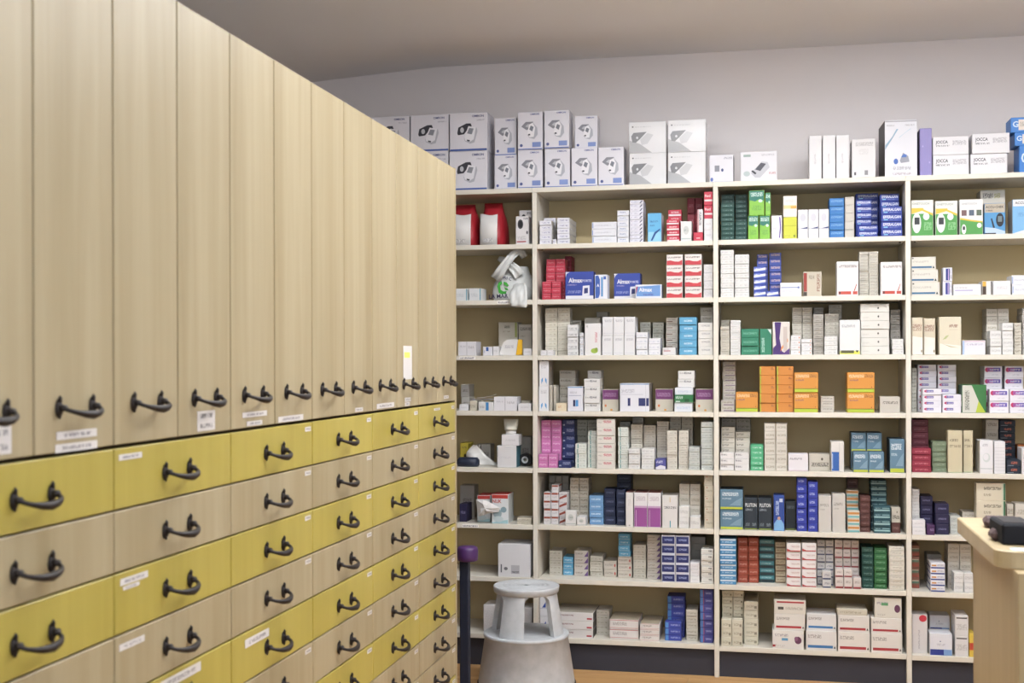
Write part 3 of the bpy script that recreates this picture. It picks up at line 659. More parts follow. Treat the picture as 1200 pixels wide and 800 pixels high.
S('yellow_foot', 'tall white box with yellow foot', 'e3e2e0', r(0, 0, 1, .1, 'dfe04a'), r(.06, .04, .7, .12, '5a5a3a'), p('3a3a34', (.78, .12), (.93, .12), (.85, .05)), t(.1, .78, .75, .86, 'a4a4aa'))
S('wide_dot', 'wide white carton with dark dot', 'dcd8d0', p('55504c', *ell(.62, .5, .03, .13)), t(.08, .3, .3, .45, 'bcb6ac'))
S('mauve_ln', 'taupe carton with mauve stripe', 'c2bbaf', r(.2, .15, 1, .32, '7a6080'), t(.1, .5, .9, .8, '857c6e'))  # taupe base includes painted shade; mauve stripe is printed
S('orange', 'orange box with green foot', 'dd922c', r(0, 0, 1, .17, 'b8cc2c'), r(0, .17, 1, .20, '5a6a20'), t(.06, .74, .62, .9, 'f2cfa0'), t(.64, .74, .95, .92, '8a5420'), t(.06, .58, .4, .66, '8a5a6a'), r(.88, .25, .91, .29, '5a3a1c'))
S('orange_sm', 'orange carton with lime end', 'd5862c', r(0, 0, .1, 1, 'a8b828'), t(.72, .6, .92, .85, '8a4a1c'))
S('taupe_box', 'taupe carton', 'c7bfb3', t(.15, .55, .9, .72, '5f584e'))  # shade painted into the card gives the taupe
S('wht_name', 'white carton with short name', 'e2dedd', t(.05, .5, .5, .8, '6a6670'))
S('bge_name', 'beige carton with short name', 'ccc5b8', t(.05, .35, .55, .75, '5f584e'))  # same carton as the white short-name one, with shade painted in
S('mint', 'mint green carton', '55b886', t(.15, .35, .85, .6, 'd4eee0'))
S('pale_pink', 'white box with pink base line', 'e6e0e4', r(0, 0, 1, .06, 'd8b4c4'), t(.06, .66, .7, .78, '8c8690'))
S('black_wm', 'beige box with black lettering', 'c5bdae', t(.12, .25, .92, .5, '3e3a34'), p('5a5248', *ell(.62, .7, .05, .08)))  # base colour is partly painted shade; the lettering is print
S('royal_sq', 'white box with royal blue block', 'ded8d2', r(.06, .03, .62, .66, '2c62b0'), r(.1, .1, .14, .6, 'cfdcf0'), r(.64, 0, .66, 1, 'b0a9a2'))
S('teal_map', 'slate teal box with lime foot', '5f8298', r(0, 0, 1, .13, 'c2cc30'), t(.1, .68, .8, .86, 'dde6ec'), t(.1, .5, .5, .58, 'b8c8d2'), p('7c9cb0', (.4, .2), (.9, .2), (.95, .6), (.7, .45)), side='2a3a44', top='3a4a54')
S('pluton', 'dark box with white lettering', '2c3640', r(0, 0, 1, .05, '8a9a30'), w('PLUTON', .1, .72, .12, 'e2e6e8', .82), t(.1, .6, .6, .67, '9aa4ac'), t(.1, .12, .4, .22, '7a848c'), t(.6, .12, .9, .22, '7a848c'))
S('blue_gown', 'tall blue box with figure', '2a4a9c', p('7cb4e4', (0, 0), (1, 0), (.98, .2), (.7, .32), (.3, .32), (.02, .2)), p('d0a08a', *ell(.5, .36, .14, .05)), t(.2, .45, .5, .85, 'b8c8ea'), r(.55, .82, .85, .92, 'cfd8ee'))
S('dk_slate', 'dark slate box', '222a30', t(.1, .75, .9, .85, '55606a'), r(0, 0, 1, .06, '6a7a2a'))
S('royal', 'royal blue carton', '2c3aa4', t(.15, .4, .7, .7, 'aab4e4'))
S('pale_tall', 'tall pale grey box', 'cbc6be', t(.12, .7, .8, .78, '8c867e'), t(.12, .6, .5, .64, 'a8a29a'))
S('tan_teal', 'orange and teal striped box', 'd8d0c0', r(0, .55, 1, .85, 'cf8a3c'), r(0, .1, 1, .35, '6ab4b8'))
S('maroon_br', 'dark brown carton', '5a3430', t(.15, .35, .8, .6, '8a6660'))
S('teal_str', 'dark teal carton with pale stripes', '2f5660', r(0, .3, 1, .5, '9cc0c0'), r(.5, .62, .95, .78, '7fa6a8'), t(.1, .62, .4, .8, '8fb0b2'))
S('blue_white', 'blue and white carton', '3a88bc', r(0, .62, 1, .95, 'd4e2ea'), t(.12, .2, .8, .45, 'b4d8ee'))
S('brick', 'brick red carton', 'a0442c', t(.15, .35, .85, .6, 'd0907c'))
S('teal_dk', 'teal and dark carton', '4a8a94', r(0, 0, 1, .45, '26383e'), t(.1, .6, .8, .8, 'a8d0d4'))
S('brown_wht', 'cream carton with brown edge', 'c8b89c', r(0, .0, 1, .22, '7a5a40'), t(.1, .45, .8, .75, '94866e'))
S('red_edge', 'white box with red foot', 'e6e0de', r(0, 0, 1, .16, 'b83a3c'), p('b83a3c', (0, .16), (.3, .16), (0, .35)), t(.3, .5, .9, .7, 'c8a4a4'))
S('grey_navy', 'grey box with navy foot', 'c9c6c4', r(0, 0, 1, .2, '3a4468'), t(.2, .45, .8, .7, '85838c'))
S('red_foot_sm', 'pale box with dark red foot', 'd4cac4', r(0, 0, 1, .2, '9a3a40'), t(.2, .5, .8, .72, '9a8c88'))
S('green_lt', 'mid green carton', '2f6a3c', t(.15, .4, .85, .65, '76a880'))
S('cream_rule', 'cream white carton with grey rule', 'dcd6c8', t(.2, .55, .8, .8, 'a8a296'), r(.08, .2, .92, .3, 'bcb5a6'))
S('pair_grey', 'pale carton with grey square', 'd4ceb9', t(.15, .3, .7, .6, 'a39c88'), r(.72, .2, .9, .5, '8f8876'))
S('red_bar', 'wide white box with red bar', 'e2dcd4', r(.06, .12, .88, .26, 'b4343c'), p('4a3a38', (.90, .12), (.97, .12), (.935, .26)), t(.06, .62, .5, .8, '948c86'))
S('blue_bar', 'wide white box with blue bar', 'e0dcd8', r(.06, .12, .88, .26, '3a7cb8'), p('3a4a58', (.90, .12), (.97, .12), (.935, .26)), t(.06, .62, .5, .8, '948c86'))
S('berry', 'wide white box with purple fruit', 'e4e0da', p('6a3a58', *ell(.82, .48, .11, .2)), p('8a5a78', *ell(.76, .56, .06, .12)), t(.08, .66, .5, .8, '8c8690'), r(.3, .44, .5, .58, '58a0cc'), r(0, .1, .14, .22, 'b4343c'), t(.1, .1, .4, .2, 'c4beb8'))
S('berry_green', 'white box with fruit and green mark', 'dcd6c8', p('6a3a58', *ell(.84, .48, .11, .2)), t(.08, .66, .5, .8, '8c8690'), r(.25, .62, .5, .76, '5f9a6a'), t(.1, .1, .4, .2, 'b4ada0'))
S('red_bar_top', 'wide white box with red bar on top', 'dcd5c8', r(.08, .78, .94, .9, 'b4343c'), t(.35, .3, .9, .5, 'a8a092'), r(.12, .3, .3, .5, '55504a'))
# bay B low
S('grey_sm', 'small grey white box', 'c9c3b6', t(.1, .35, .85, .62, '94907f'))
S('blue_sm', 'small light blue box', '5aa8d0', t(.15, .35, .8, .6, 'd0e8f2'), r(0, 0, 1, .12, 'cfd8da'))
S('violet_tri', 'pale box with violet corner', 'cdc5bb', p('6a4a8a', (.7, 0), (1, 0), (1, .9)), t(.08, .4, .6, .65, '8f877c'))
S('red_dot', 'pale box with red dot', 'cec5b8', p('b8443c', *ell(.86, .45, .06, .2)), t(.08, .4, .7, .65, '968c80'))
S('navy_frame', 'navy box with white frame', 'd8d8e2', r(.05, .1, .95, .86, '27306c'), t(.2, .4, .8, .62, '9aa6d8'))
S('rail', 'white box with black squares', 'dcd9d2', t(.6, .5, .95, .8, '3c3a3a'), r(.1, .2, .9, .28, 'b4b0a8'))
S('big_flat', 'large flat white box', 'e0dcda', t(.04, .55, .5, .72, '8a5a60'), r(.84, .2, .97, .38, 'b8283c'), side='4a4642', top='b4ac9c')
S('flat_red', 'wide flat white box with red lines', 'e2dcd8', r(0, .9, 1, .96, 'c8645a'), r(0, .12, 1, .17, 'd48a80'), t(.12, .4, .6, .75, '9a9490'), top='b4a890')
S('tri_blue', 'white box with blue triangle', 'e2e1e6', p('2f4fa8', (.3, .45), (.8, .45), (.8, .75)), r(0, .4, 1, .42, '8f98c0'))
S('cobalt', 'cobalt blue carton', '3a48a8', r(0, 0, .22, 1, '4a8ad0'), t(.35, .4, .9, .65, '9aa6e0'))
S('indigo', 'indigo carton with red stripe', '3d3f8c', r(0, 0, .25, 1, '4a78b8'), r(.25, 0, .31, 1, 'a83a54'), t(.4, .4, .9, .65, 'a0a4d4'))
# bay D
S('onetouch', 'green and white glucose meter box', 'e4e4da', r(0, 0, 1, .62, '4f9e48'), r(0, .72, .55, .78, 'e4c22a'), p('e4c22a', (0, .62), (.5, .7), (1, .56), (1, .62), (.5, .76), (0, .72)), w('ONETOUCH', .06, .87, .06, '9aa09a', .88), p('e8e8e4', *ell(.25, .36, .20, .28)), r(.15, .32, .38, .52, '34363a'), p('f0f2ee', *ell(.68, .54, .14, .1)), t(.58, .16, .92, .38, '8cc884'))
S('onetouch2', 'green white box with three pictures', 'e8e6e2', p('4f9e48', (0, 0), (1, 0), (1, .34), (.5, .38), (0, .44)), p('e4c22a', (0, .44), (.5, .38), (1, .34), (1, .38), (.5, .42), (0, .49)), w('ONETOUCH', .08, .85, .055, 'b4b2b4', .86), r(.08, .54, .30, .70, '7a5a58'), r(.40, .54, .62, .70, '566478'), r(.72, .54, .94, .70, '5c6a58'), p('ececea', *ell(.18, .16, .1, .14)), r(.13, .14, .23, .24, '3a3c40'), p('f0f2ee', *ell(.84, .26, .1, .07)))
S('accu', 'blue and beige glucose meter box', '4c96cc', r(0, .70, 1, 1, 'b8ac98'), w('ACCU-CHEK', .06, .84, .075, '3a3a42', .86), t(.06, .74, .4, .79, '55525a'), p('2a2c34', *ell(.74, .46, .19, .22)), r(.64, .4, .84, .58, '6a7a80'), p('30343c', (.3, .5), (.36, .52), (.5, .22), (.42, .18)), p('b8cce0', (0, 0), (1, 0), (1, .1), (.5, .2), (0, .24)), r(0, 0, .55, .05, '2c3038'))
S('accu_up', 'beige meter box with dark lettering', 'c7bfb1', t(.1, .82, .5, .93, '3c3a40'), t(.56, .82, .8, .93, '9a9420'), t(.1, .5, .5, .6, '857c6c'), p('6c6458', *ell(.7, .5, .06, .1)))  # stands behind the blue meter box, shade mixed into its beige
S('accu_r', 'blue and white glucose meter box', '78b4e2', r(0, .80, 1, 1, 'e6e4e4'), w('ACCU', .1, .86, .075, '3a3a42', .6), p('e6e4e4', (0, 0), (1, .2), (1, 0)), t(.2, .5, .8, .62, '5a98cc'), side='a8a098')
S('teal_bar', 'wide cream box with blue bar', 'd9d4c8', r(.02, .12, .84, .26, '3a6c94'), p('2c3c48', (.86, .1), (.95, .1), (.9, .3)), t(.04, .55, .7, .7, 'b4ada2'), r(.04, .84, .1, .94, '66605a'))
S('can_blue', 'small blue and white wrapped pack', 'dcdce6', r(.3, .08, .72, .92, '2f3a8c'), r(.55, .1, .62, .9, 'd0b0d8'), t(.75, .2, .95, .8, 'b4a8b0'))
S('bluish_rule', 'long flat white box with violet rule', 'e2e0e2', r(.06, .38, .7, .48, 'b0a8d0'), t(.06, .6, .5, .75, 'b8b4ba'))
S('yellow_dark', 'white box with yellow and dark blocks', 'e2dfda', r(.0, .62, .4, 1, 'e0b03a'), r(.04, .0, .4, .62, '4a3a30'), r(.86, 0, .98, 1, '4a3c38'))
S('cream_tall', 'tall cream box with brown lettering', 'd9ccb2', t(.06, .66, .9, .82, '8a5040'), r(.06, .64, .9, .65, 'a88a74'), p('efe8dc', (0, 0), (1, 0), (1, .46), (0, .5)), p('8a7a5a', *ell(.88, .1, .06, .04)))
S('cream_leaf', 'large cream box with leaf picture', 'dcd2b8', t(.45, .72, .85, .8, '8a5040'), p('b4bc84', (.15, .40), (.3, .5), (.45, .52), (.3, .42)), p('e9e4d6', (0, 0), (1, 0), (1, .24), (0, .3)), p('c2b48c', (.1, .3), (.5, .2), (.9, .18), (.5, .23)), r(.45, .66, .85, .665, 'a88a74'))
S('pink_blue', 'white box with pink rule', 'e4e2ea', r(0, 0, .09, 1, 'a8c4ea'), r(.1, .9, .98, .96, 'd8b4c0'), t(.2, .66, .9, .78, 'b0a6c2'))
S('violet_pill', 'white box with short violet lozenge', 'e4e0e8', p('c03a68', *ell(.22, .6, .14, .22)), r(.22, .42, .58, .78, '5c5aa4'), t(.2, .52, .55, .66, 'd8c8e0'))
S('violet_big', 'white box with wide violet lozenge', 'e6e2ea', p('c42a60', *ell(.16, .68, .12, .2)), r(.16, .52, .9, .86, '6a5ab0'), r(.16, .52, .5, .86, 'a44a98'), t(.3, .6, .8, .76, 'e0d4ea'), t(.4, .2, .8, .3, 'c0bcc8'))
S('gren', 'dull grey green box', 'c1bfb3', t(.1, .4, .9, .6, '77766a'))  # base dulled to imitate shade
S('maroon', 'maroon carton', '6a2434', t(.15, .35, .8, .6, '94505c'))
S('maroon_lt', 'bright maroon carton', '94263e', t(.15, .35, .85, .6, 'd0707c'))
S('olive', 'olive green carton', '77866a', t(.15, .35, .85, .6, '98a48c'))
S('cream_book', 'tall cream box with brown name', 'cfc2a0', t(.12, .74, .7, .80, '5a4c3c'), t(.12, .60, .9, .66, '7a6c58'), r(0, 0, 1, .02, 'a8c49c'))
S('white_circle', 'tall white box with faint circle', 'e6e4e6', p('cfd6d2', *ell(.5, .48, .28, .14)), p('e6e4e6', *ell(.46, .50, .2, .10)), r(0, .14, 1, .155, '9aa8a8'), t(.2, .82, .6, .9, 'b0b0b8'), side='cac4b8')
S('white_ribs', 'tall white box with faint lines', 'e4e2e4', *[r(.05, .1 * i, .95, .1 * i + .008, 'c2c0c4') for i in range(1, 9)])
S('navy_or', 'navy carton with orange lettering', '222c3c', t(.3, .4, .75, .75, 'c05c3c'), r(.05, .15, .5, .22, '8a94a0'))
S('orange_fr', 'box with orange frame', 'c8702c', r(.12, .08, .88, .92, '4a3428'))
S('navy_pl', 'dark indigo carton', '2a2648', t(.2, .45, .8, .62, '77749c'))
S('purple_pl', 'dark purple flat box', '4a2a58', t(.4, .4, .9, .65, '9a80aa'))
S('cream_green', 'wide cream box with green stripes', 'd8cdb4', t(.25, .6, .85, .78, '5f564a'), t(.25, .25, .5, .4, '8a806e'), r(.89, 0, .93, 1, 'b8c8b0'), r(.93, 0, 1, 1, '2f6a48'))
S('tri_red', 'carton with green and red bands', '8a5a48', r(0, .0, 1, .3, 'a0503c'), r(0, .45, 1, .65, '5a7a64'), r(0, .65, 1, .75, 'c8b8a0'))
S('stripe_blue', 'white box with orange and blue stripes', 'e4e2e8', r(0, 0, 1, .3, '3a4a90'), r(.08, .45, .4, .7, 'd89040'), t(.45, .5, .9, .75, 'aca8b4'))
S('blue_base', 'wide white box with blue base', 'e2e2e8', r(0, 0, .62, .28, '2f3f94'), r(.62, 0, 1, .28, '7fa4d8'), p('3a4a80', (.44, .62), (.5, .62), (.47, .7)), t(.3, .45, .7, .55, 'bcbac6'))
S('red_ball', 'slanted white box with red ball', 'dcd6d4', p('c8283c', *ell(.7, .9, .25, .09)), t(.4, .1, .5, .6, 'a8a2a4'))
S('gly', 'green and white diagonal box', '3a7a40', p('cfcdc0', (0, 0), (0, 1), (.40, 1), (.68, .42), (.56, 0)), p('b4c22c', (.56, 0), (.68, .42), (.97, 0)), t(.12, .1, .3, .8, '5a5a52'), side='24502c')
S('yellow_red', 'yellow and red narrow box', 'e0c03c', r(0, .3, 1, .6, 'c0402c'))
S('white_blk', 'white carton with black top line', 'e0dcda', r(.1, .86, .9, .92, '4a4644'), t(.1, .3, .9, .6, 'bab5b2'))

ORD = ['', 'first', 'second', 'third', 'fourth', 'fifth', 'sixth', 'seventh', 'eighth', 'ninth', 'tenth', 'eleventh', 'twelfth', 'thirteenth', 'fourteenth']
BAYN = {'A': 'leftmost bay', 'B': 'second bay', 'C': 'third bay', 'D': 'rightmost bay'}
SHN = ['', 'top shelf', 'second shelf', 'third shelf', 'fourth shelf', 'fifth shelf', 'sixth shelf', 'seventh shelf', 'bottom shelf']

def ground_under(st, i):
    """colour of the card or of the printed patch on which small print number i stands"""
    pr = st['prints'][i]; x, z = (pr[1] + pr[3]) / 2, (pr[2] + pr[4]) / 2; col = st['base']
    for q in st['prints'][:i]:
        if q[0] == 'r' and q[1] <= x <= q[3] and q[2] <= z <= q[4]: col = q[5]
        elif q[0] == 'p':
            P = q[1]; inside = False
            for k in range(len(P)):
                (xa, za), (xb, zb) = P[k], P[k - 1]
                if (za > z) != (zb > z) and x < (xb - xa) * (z - za) / (zb - za) + xa: inside = not inside
            if inside: col = q[2]
    return col
def carton_mesh(sty, wd, dp, h):
    """carton standing on z = 0, front face at y = 0, x centred"""
    st = STY[sty]; mb = MB(); x0, x1 = -wd / 2, wd / 2
    base = paper(st['base'], st['rough'], card=True)
    mb.box((x0, 0, 0), (x1, dp, h), base, min(.0016, h * .07))
    e = .0002; lay = e
    def side_quad(face, z0, z1, mt):
        xx = x1 + e if face > 0 else x0 - e
        q = [(xx, .0012, z0), (xx, dp - .0012, z0), (xx, dp - .0012, z1), (xx, .0012, z1)]
        mb.poly(q if face > 0 else q[::-1], mt)
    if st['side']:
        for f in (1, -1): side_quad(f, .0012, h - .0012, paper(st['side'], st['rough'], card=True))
    if st['top']:
        mb.poly([(x0 + .0012, .0012, h + e), (x1 - .0012, .0012, h + e), (x1 - .0012, dp - .0012, h + e), (x0 + .0012, dp - .0012, h + e)], paper(st['top'], st['rough'], card=True))
    for i, pr in enumerate(st['prints']):
        lay = e + i * .00008
        cl = lambda a, lo, hi: min(max(a, lo), hi)
        X = lambda a: cl(x0 + a * wd, x0 + .0016, x1 - .0016)
        Z = lambda a: cl(a * h, min(.0016, h * .07), h - min(.0016, h * .07))
        if pr[0] in 'rt':
            mt = paper(pr[5], st['rough'], card=True) if pr[0] == 'r' else printed(ground_under(st, i), pr[5])
            mb.poly([(X(pr[1]), -lay, Z(pr[2])), (X(pr[3]), -lay, Z(pr[2])), (X(pr[3]), -lay, Z(pr[4])), (X(pr[1]), -lay, Z(pr[4]))], mt)
            if pr[0] == 'r' and pr[3] >= 1 and pr[1] <= 0 and not st['side']:
                side_quad(1, Z(pr[2]), Z(pr[4]), mt); side_quad(-1, Z(pr[2]), Z(pr[4]), mt)
        elif pr[0] == 'p':
            pts = [(X(a), -lay, Z(b)) for a, b in pr[1]]
            ar = sum(pts[k][0] * pts[(k + 1) % len(pts)][2] - pts[(k + 1) % len(pts)][0] * pts[k][2] for k in range(len(pts)))
            mb.poly(pts if ar > 0 else pts[::-1], paper(pr[2], st['rough'], card=True))
        else:
            _, s, a, b, hh, c, mw = pr
            vs_, fs, W = word_mesh(s, 0.022); sz = hh * h; sx = min(sz, mw * wd / W) if W * sz > mw * wd else sz
            mb.mesh([(x0 + a * wd + vx * sx, -lay, b * h + vz * sz) for vx, vz in vs_], fs, paper(c, st['rough'], card=True))
    return mb.data(st['name'])

STACKS = []
def shelf(bay, k, ox, oy, sc, rows):
    """rows: (x0, x1, ytop, n, style[, setback, cols, depth, flags]) read in a crop of the photo with origin ox,oy and scale sc.
    flags: 'on' stands on the previous entry; a number is its yaw in radians"""
    z0 = SHELF_Z[bay][k]; prev = None; out = []
    for row in rows:
        x0, x1, yt, n, sty = row[:5]
        sb = row[5] if len(row) > 5 else .02
        cols = row[6] if len(row) > 6 else 1
        dp = row[7] if len(row) > 7 else .105
        fl = row[8] if len(row) > 8 else None
        u0, u1, v = ox + x0 / sc, ox + x1 / sc, oy + yt / sc
        a = on_y(u0, v + 4, sb).x; b = on_y(u1, v + 4, sb).x; zt = on_y((u0 + u1) / 2, v, sb).z
        zb = z0
        if fl == 'on': zb = prev['zt']
        e = dict(bay=bay, k=k, x0=a, x1=b, zb=zb, zt=zt, n=n, cols=cols, sty=sty, s=sb, d=dp, on=(fl == 'on'), base=prev if fl == 'on' else None,
                 yaw=fl if isinstance(fl, float) else 0.0)
        prev = e; out.append(e)
    lim0, lim1 = BAY_X[bay][0] + UT / 2 + .002, BAY_X[bay][1] - UT / 2 - .002
    if k == 0: lim0, lim1 = -9, 9
    dmax = SD - .016 if k else Y_B - .006
    for e in out:
        e['x0'] = max(e['x0'], lim0); e['x1'] = min(e['x1'], lim1); e['d'] = min(e['d'], dmax - e['s'])
    gnd = [e for e in out]
    for _ in range(3):
        for i, a in enumerate(gnd):
            for b in gnd[i + 1:]:
                if a['base'] is b or b['base'] is a: continue
                zo = min(a['zt'], b['zt']) - max(a['zb'], b['zb'])
                if zo <= .001: continue
                ov = min(a['x1'], b['x1']) - max(a['x0'], b['x0'])
                if ov <= .0005: continue
                f, g = (a, b) if a['s'] <= b['s'] else (b, a)
                if f['s'] + f['d'] <= g['s'] - .0015: continue
                nar = min(a['x1'] - a['x0'], b['x1'] - b['x0'])
                if g['s'] - f['s'] >= .035 and ov > .004:
                    f['d'] = g['s'] - f['s'] - .003
                elif ov < .6 * nar:
                    l, rr = (a, b) if a['x0'] + a['x1'] < b['x0'] + b['x1'] else (b, a)
                    mid = (l['x1'] + rr['x0']) / 2; l['x1'] = mid - .0004; rr['x0'] = mid + .0004
                else:
                    g['s'] = f['s'] + f['d'] + .003; g['d'] = min(g['d'], dmax - g['s'])
    STACKS.extend(out)

# ---- on top of the shelving
shelf('A', 0, 430, 110, 5.714, [
 (30, 285, 385, 1, 'omron_big', .02, 1, .14), (30, 285, 150, 1, 'omron_big', .02, 1, .14, 'on'),
 (290, 546, 385, 1, 'omron_big', .02, 1, .14), (290, 548, 140, 1, 'omron_big', .02, 1, .14, 'on'),
 (550, 806, 383, 1, 'omron_big', .015, 1, .14), (552, 806, 125, 1, 'omron_big', .012, 1, .14, 'on')])
shelf('B', 0, 630, 110, 5.714, [
 (-290, -138, 408, 1, 'omron_small', .035), (-288, -140, 160, 1, 'omron_small', .05, 1, .10, 'on'),
 (-134, 34, 375, 1, 'omron_small', .018), (-134, 36, 120, 1, 'omron_small', .015, 1, .10, 'on'),
 (46, 218, 366, 1, 'omron_small', .018), (42, 212, 108, 1, 'omron_small', .012, 1, .10, 'on'),
 (224, 401, 360, 1, 'omron_small', .018), (246, 402, 145, 1, 'omron_small', .05, 1, .09, 'on'),
 (405, 578, 355, 1, 'omron_small', .018),
 (612, 862, 396, 1, 'shiny', .02, 1, .12), (611, 862, 186, 1, 'shiny', .02, 1, .12, 'on'),
 (872, 1127, 388, 1, 'shiny', .02, 1, .12), (872, 1128, 172, 1, 'shiny', .018, 1, .12, 'on')])
shelf('C', 0, 820, 120, 5.714, [
 (62, 226, 350, 1, 'cube_dark', .03, 1, .11), (272, 520, 328, 1, 'mon_angled', .02, 1, .10),
 (732, 818, 220, 1, 'tall_plain', .03, 1, .14), (822, 910, 218, 1, 'tall_plain', .03, 1, .14), (913, 1003, 216, 1, 'tall_plain', .028, 1, .14),
 (1015, 1178, 244, 1, 'plain_marks', .03, 1, .12)])
shelf('D', 0, 1010, 120, 5.716, [
 (150, 372, 116, 1, 'nebul', .02, 1, .2, .05), (386, 470, 172, 1, 'lilac', .02, 1, .16),
 (474, 718, 350, 1, 'jocca', .02, 1, .12), (474, 718, 228, 1, 'jocca', .02, 1, .12, 'on'),
 (726, 976, 342, 1, 'jocca', .015, 1, .12), (738, 992, 206, 1, 'jocca', .01, 1, .12, 'on'),
 (1052, 1300, 285, 1, 'blue_tab', .02, 1, .12), (1022, 1280, 196, 1, 'blue_tab', .02, 1, .12, 'on'), (996, 1260, 96, 1, 'blue_tab', .02, 1, .12, 'on')])
# ---- bay A
shelf('A', 1, 530, 220, 5.713, [(424, 514, 190, 1, 'camera', .02, 1, .06), (446, 531, 150, 1, 'camera', .09, 1, .08)])
shelf('A', 2, 530, 220, 5.713, [(8, 104, 674, 1, 'teal_edge', .02), (108, 196, 672, 1, 'teal_edge', .02)])
shelf('A', 3, 530, 350, 5.713, [(38, 160, 286, 1, 'white_line', .02), (202, 268, 320, 1, 'white_blue_dot', .02), (270, 312, 318, 1, 'white_plain', .03),
 (308, 438, 156, 1, 'beige_tall', .15, 1, .1), (442, 533, 170, 1, 'beige_plain', .15, 1, .1), (474, 535, 332, 1, 'white_plain', .02)])
shelf('A', 4, 530, 350, 5.713, [(44, 108, 706, 1, 'white_plain', .02), (56, 116, 572, 2, 'grey_dark', .14), (116, 166, 682, 1, 'flat_cream', .02),
 (172, 274, 690, 1, 'blue_tick', .012), (276, 434, 656, 1, 'white_line', .02), (438, 527, 700, 1, 'white_plain', .004, 1, .1), (442, 520, 682, 1, 'flat_cream', .12)])
shelf('A', 5, 530, 480, 5.713, [(50, 108, 222, 1, 'yellow_box', .15), (152, 190, 232, 1, 'grey_dark', .19, 1, .08), (192, 258, 230, 1, 'grey_dark', .19, 1, .08),
 (298, 430, 240, 1, 'teal_side', .02, 1, .10), (328, 446, 166, 1, 'white_plain', .02, 1, .08, 'on'), (450, 530, 180, 1, 'grey_dark', .2, 1, .08)])
shelf('A', 6, 530, 480, 5.713, [(262, 376, 566, 1, 'nuk', .02, 1, .12), (166, 258, 572, 1, 'nuk', .06, 1, .12), (432, 532, 724, 2, 'flat_cream', .015, 1, .09), (46, 98, 630, 1, 'navy_pl', .05, 1, .1), (50, 150, 505, 1, 'grey_dark', .2, 1, .08)])
shelf('A', 7, 530, 610, 4.213, [(224, 387, 115, 1, 'big_white', .012, 1, .16)])
shelf('A', 8, 530, 610, 4.213, [(152, 222, 415, 1, 'film', .03, 1, .12), (335, 395, 430, 1, 'film', .03, 1, .12)])
# ---- bay B
shelf('B', 1, 625, 220, 5.581, [(38, 120, 213, 5, 'lav', .015, 1, .09), (66, 146, 196, 5, 'lav', .12, 1, .1), (152, 238, 195, 5, 'lav', .03, 1, .2), (124, 150, 335, 1, 'lav', .012, 1, .09),
 (380, 545, 222, 3, 'white_bluebar', .02), (547, 626, 147, 6, 'white_bluetxt', .02), (629, 720, 80, 11, 'lav_diag', .02, 1, .12), (745, 838, 165, 1, 'sky_swoosh', .02, 1, .12),
 (870, 956, 205, 4, 'red_wht', .015, 1, .08), (880, 972, 142, 5, 'red_wht', .11, 1, .08), (960, 1036, 218, 1, 'round_print', .02, 1, .1),
 (1005, 1108, 65, 3, 'dkred', .18, 2, .1), (1045, 1110, 290, 1, 'red_vert', .03, 1, .1), (1070, 1110, 140, 1, 'white_dash', .03, 1, .1, 'on'),
 (1114, 1178, 200, 2, 'white_plain', .02, 1, .1), (1114, 1178, 25, 2, 'red_band', .02, 1, .1, 'on')])
shelf('B', 2, 625, 220, 5.581, [(54, 180, 612, 3, 'red_box', .01, 2, .06), (82, 208, 465, 6, 'red_box', .08, 2, .09), (204, 250, 446, 6, 'dkred', .19, 1, .1),
 (208, 396, 547, 1, 'almax_b', .015, 1, .07), (400, 486, 567, 1, 'almagel', .015, 1, .08), (525, 700, 558, 1, 'almax_b', .09, 1, .08), (664, 840, 632, 1, 'almagel_lie', .01, 1, .07),
 (868, 978, 435, 4, 'red_wave', .02, 1, .12), (988, 1102, 433, 4, 'red_wave', .02, 1, .12), (1112, 1178, 500, 4, 'film', .02, 1, .1)])
shelf('B', 3, 625, 350, 5.581, [(75, 240, 60, 10, 'cream_sm', .08, 2, .1), (45, 132, 335, 1, 'white_plain', .01, 2, .06), (220, 293, 170, 5, 'white_grey5', .03, 1, .09), (246, 315, 140, 6, 'grey_beige', .16, 1, .1),
 (301, 332, 222, 6, 'white_thin', .03, 1, .1), (334, 442, 160, 1, 'leaf', .02, 1, .09), (334, 440, 122, 2, 'grey_beige', .14, 1, .06), (410, 487, 85, 3, 'grey_beige', .22, 1, .08),
 (448, 666, 238, 1, 'tall_white', .02, 3, .12), (450, 668, 118, 1, 'tall_white', .025, 3, .12, 'on'), (697, 770, 152, 6, 'grey_green', .15, 1, .1), (778, 855, 152, 6, 'grey_green', .15, 1, .1),
 (670, 750, 218, 4, 'white_dots', .02, 1, .1), (752, 832, 257, 3, 'white_dots', .02, 1, .1), (866, 946, 122, 6, 'brown_line', .1, 1, .12), (845, 932, 318, 1, 'white_redln', .01, 1, .08),
 (953, 1070, 120, 5, 'skyblue', .02, 1, .12), (1076, 1178, 155, 4, 'white_gr', .02, 1, .06), (1090, 1178, 55, 6, 'grey_beige', .1, 1, .1)])
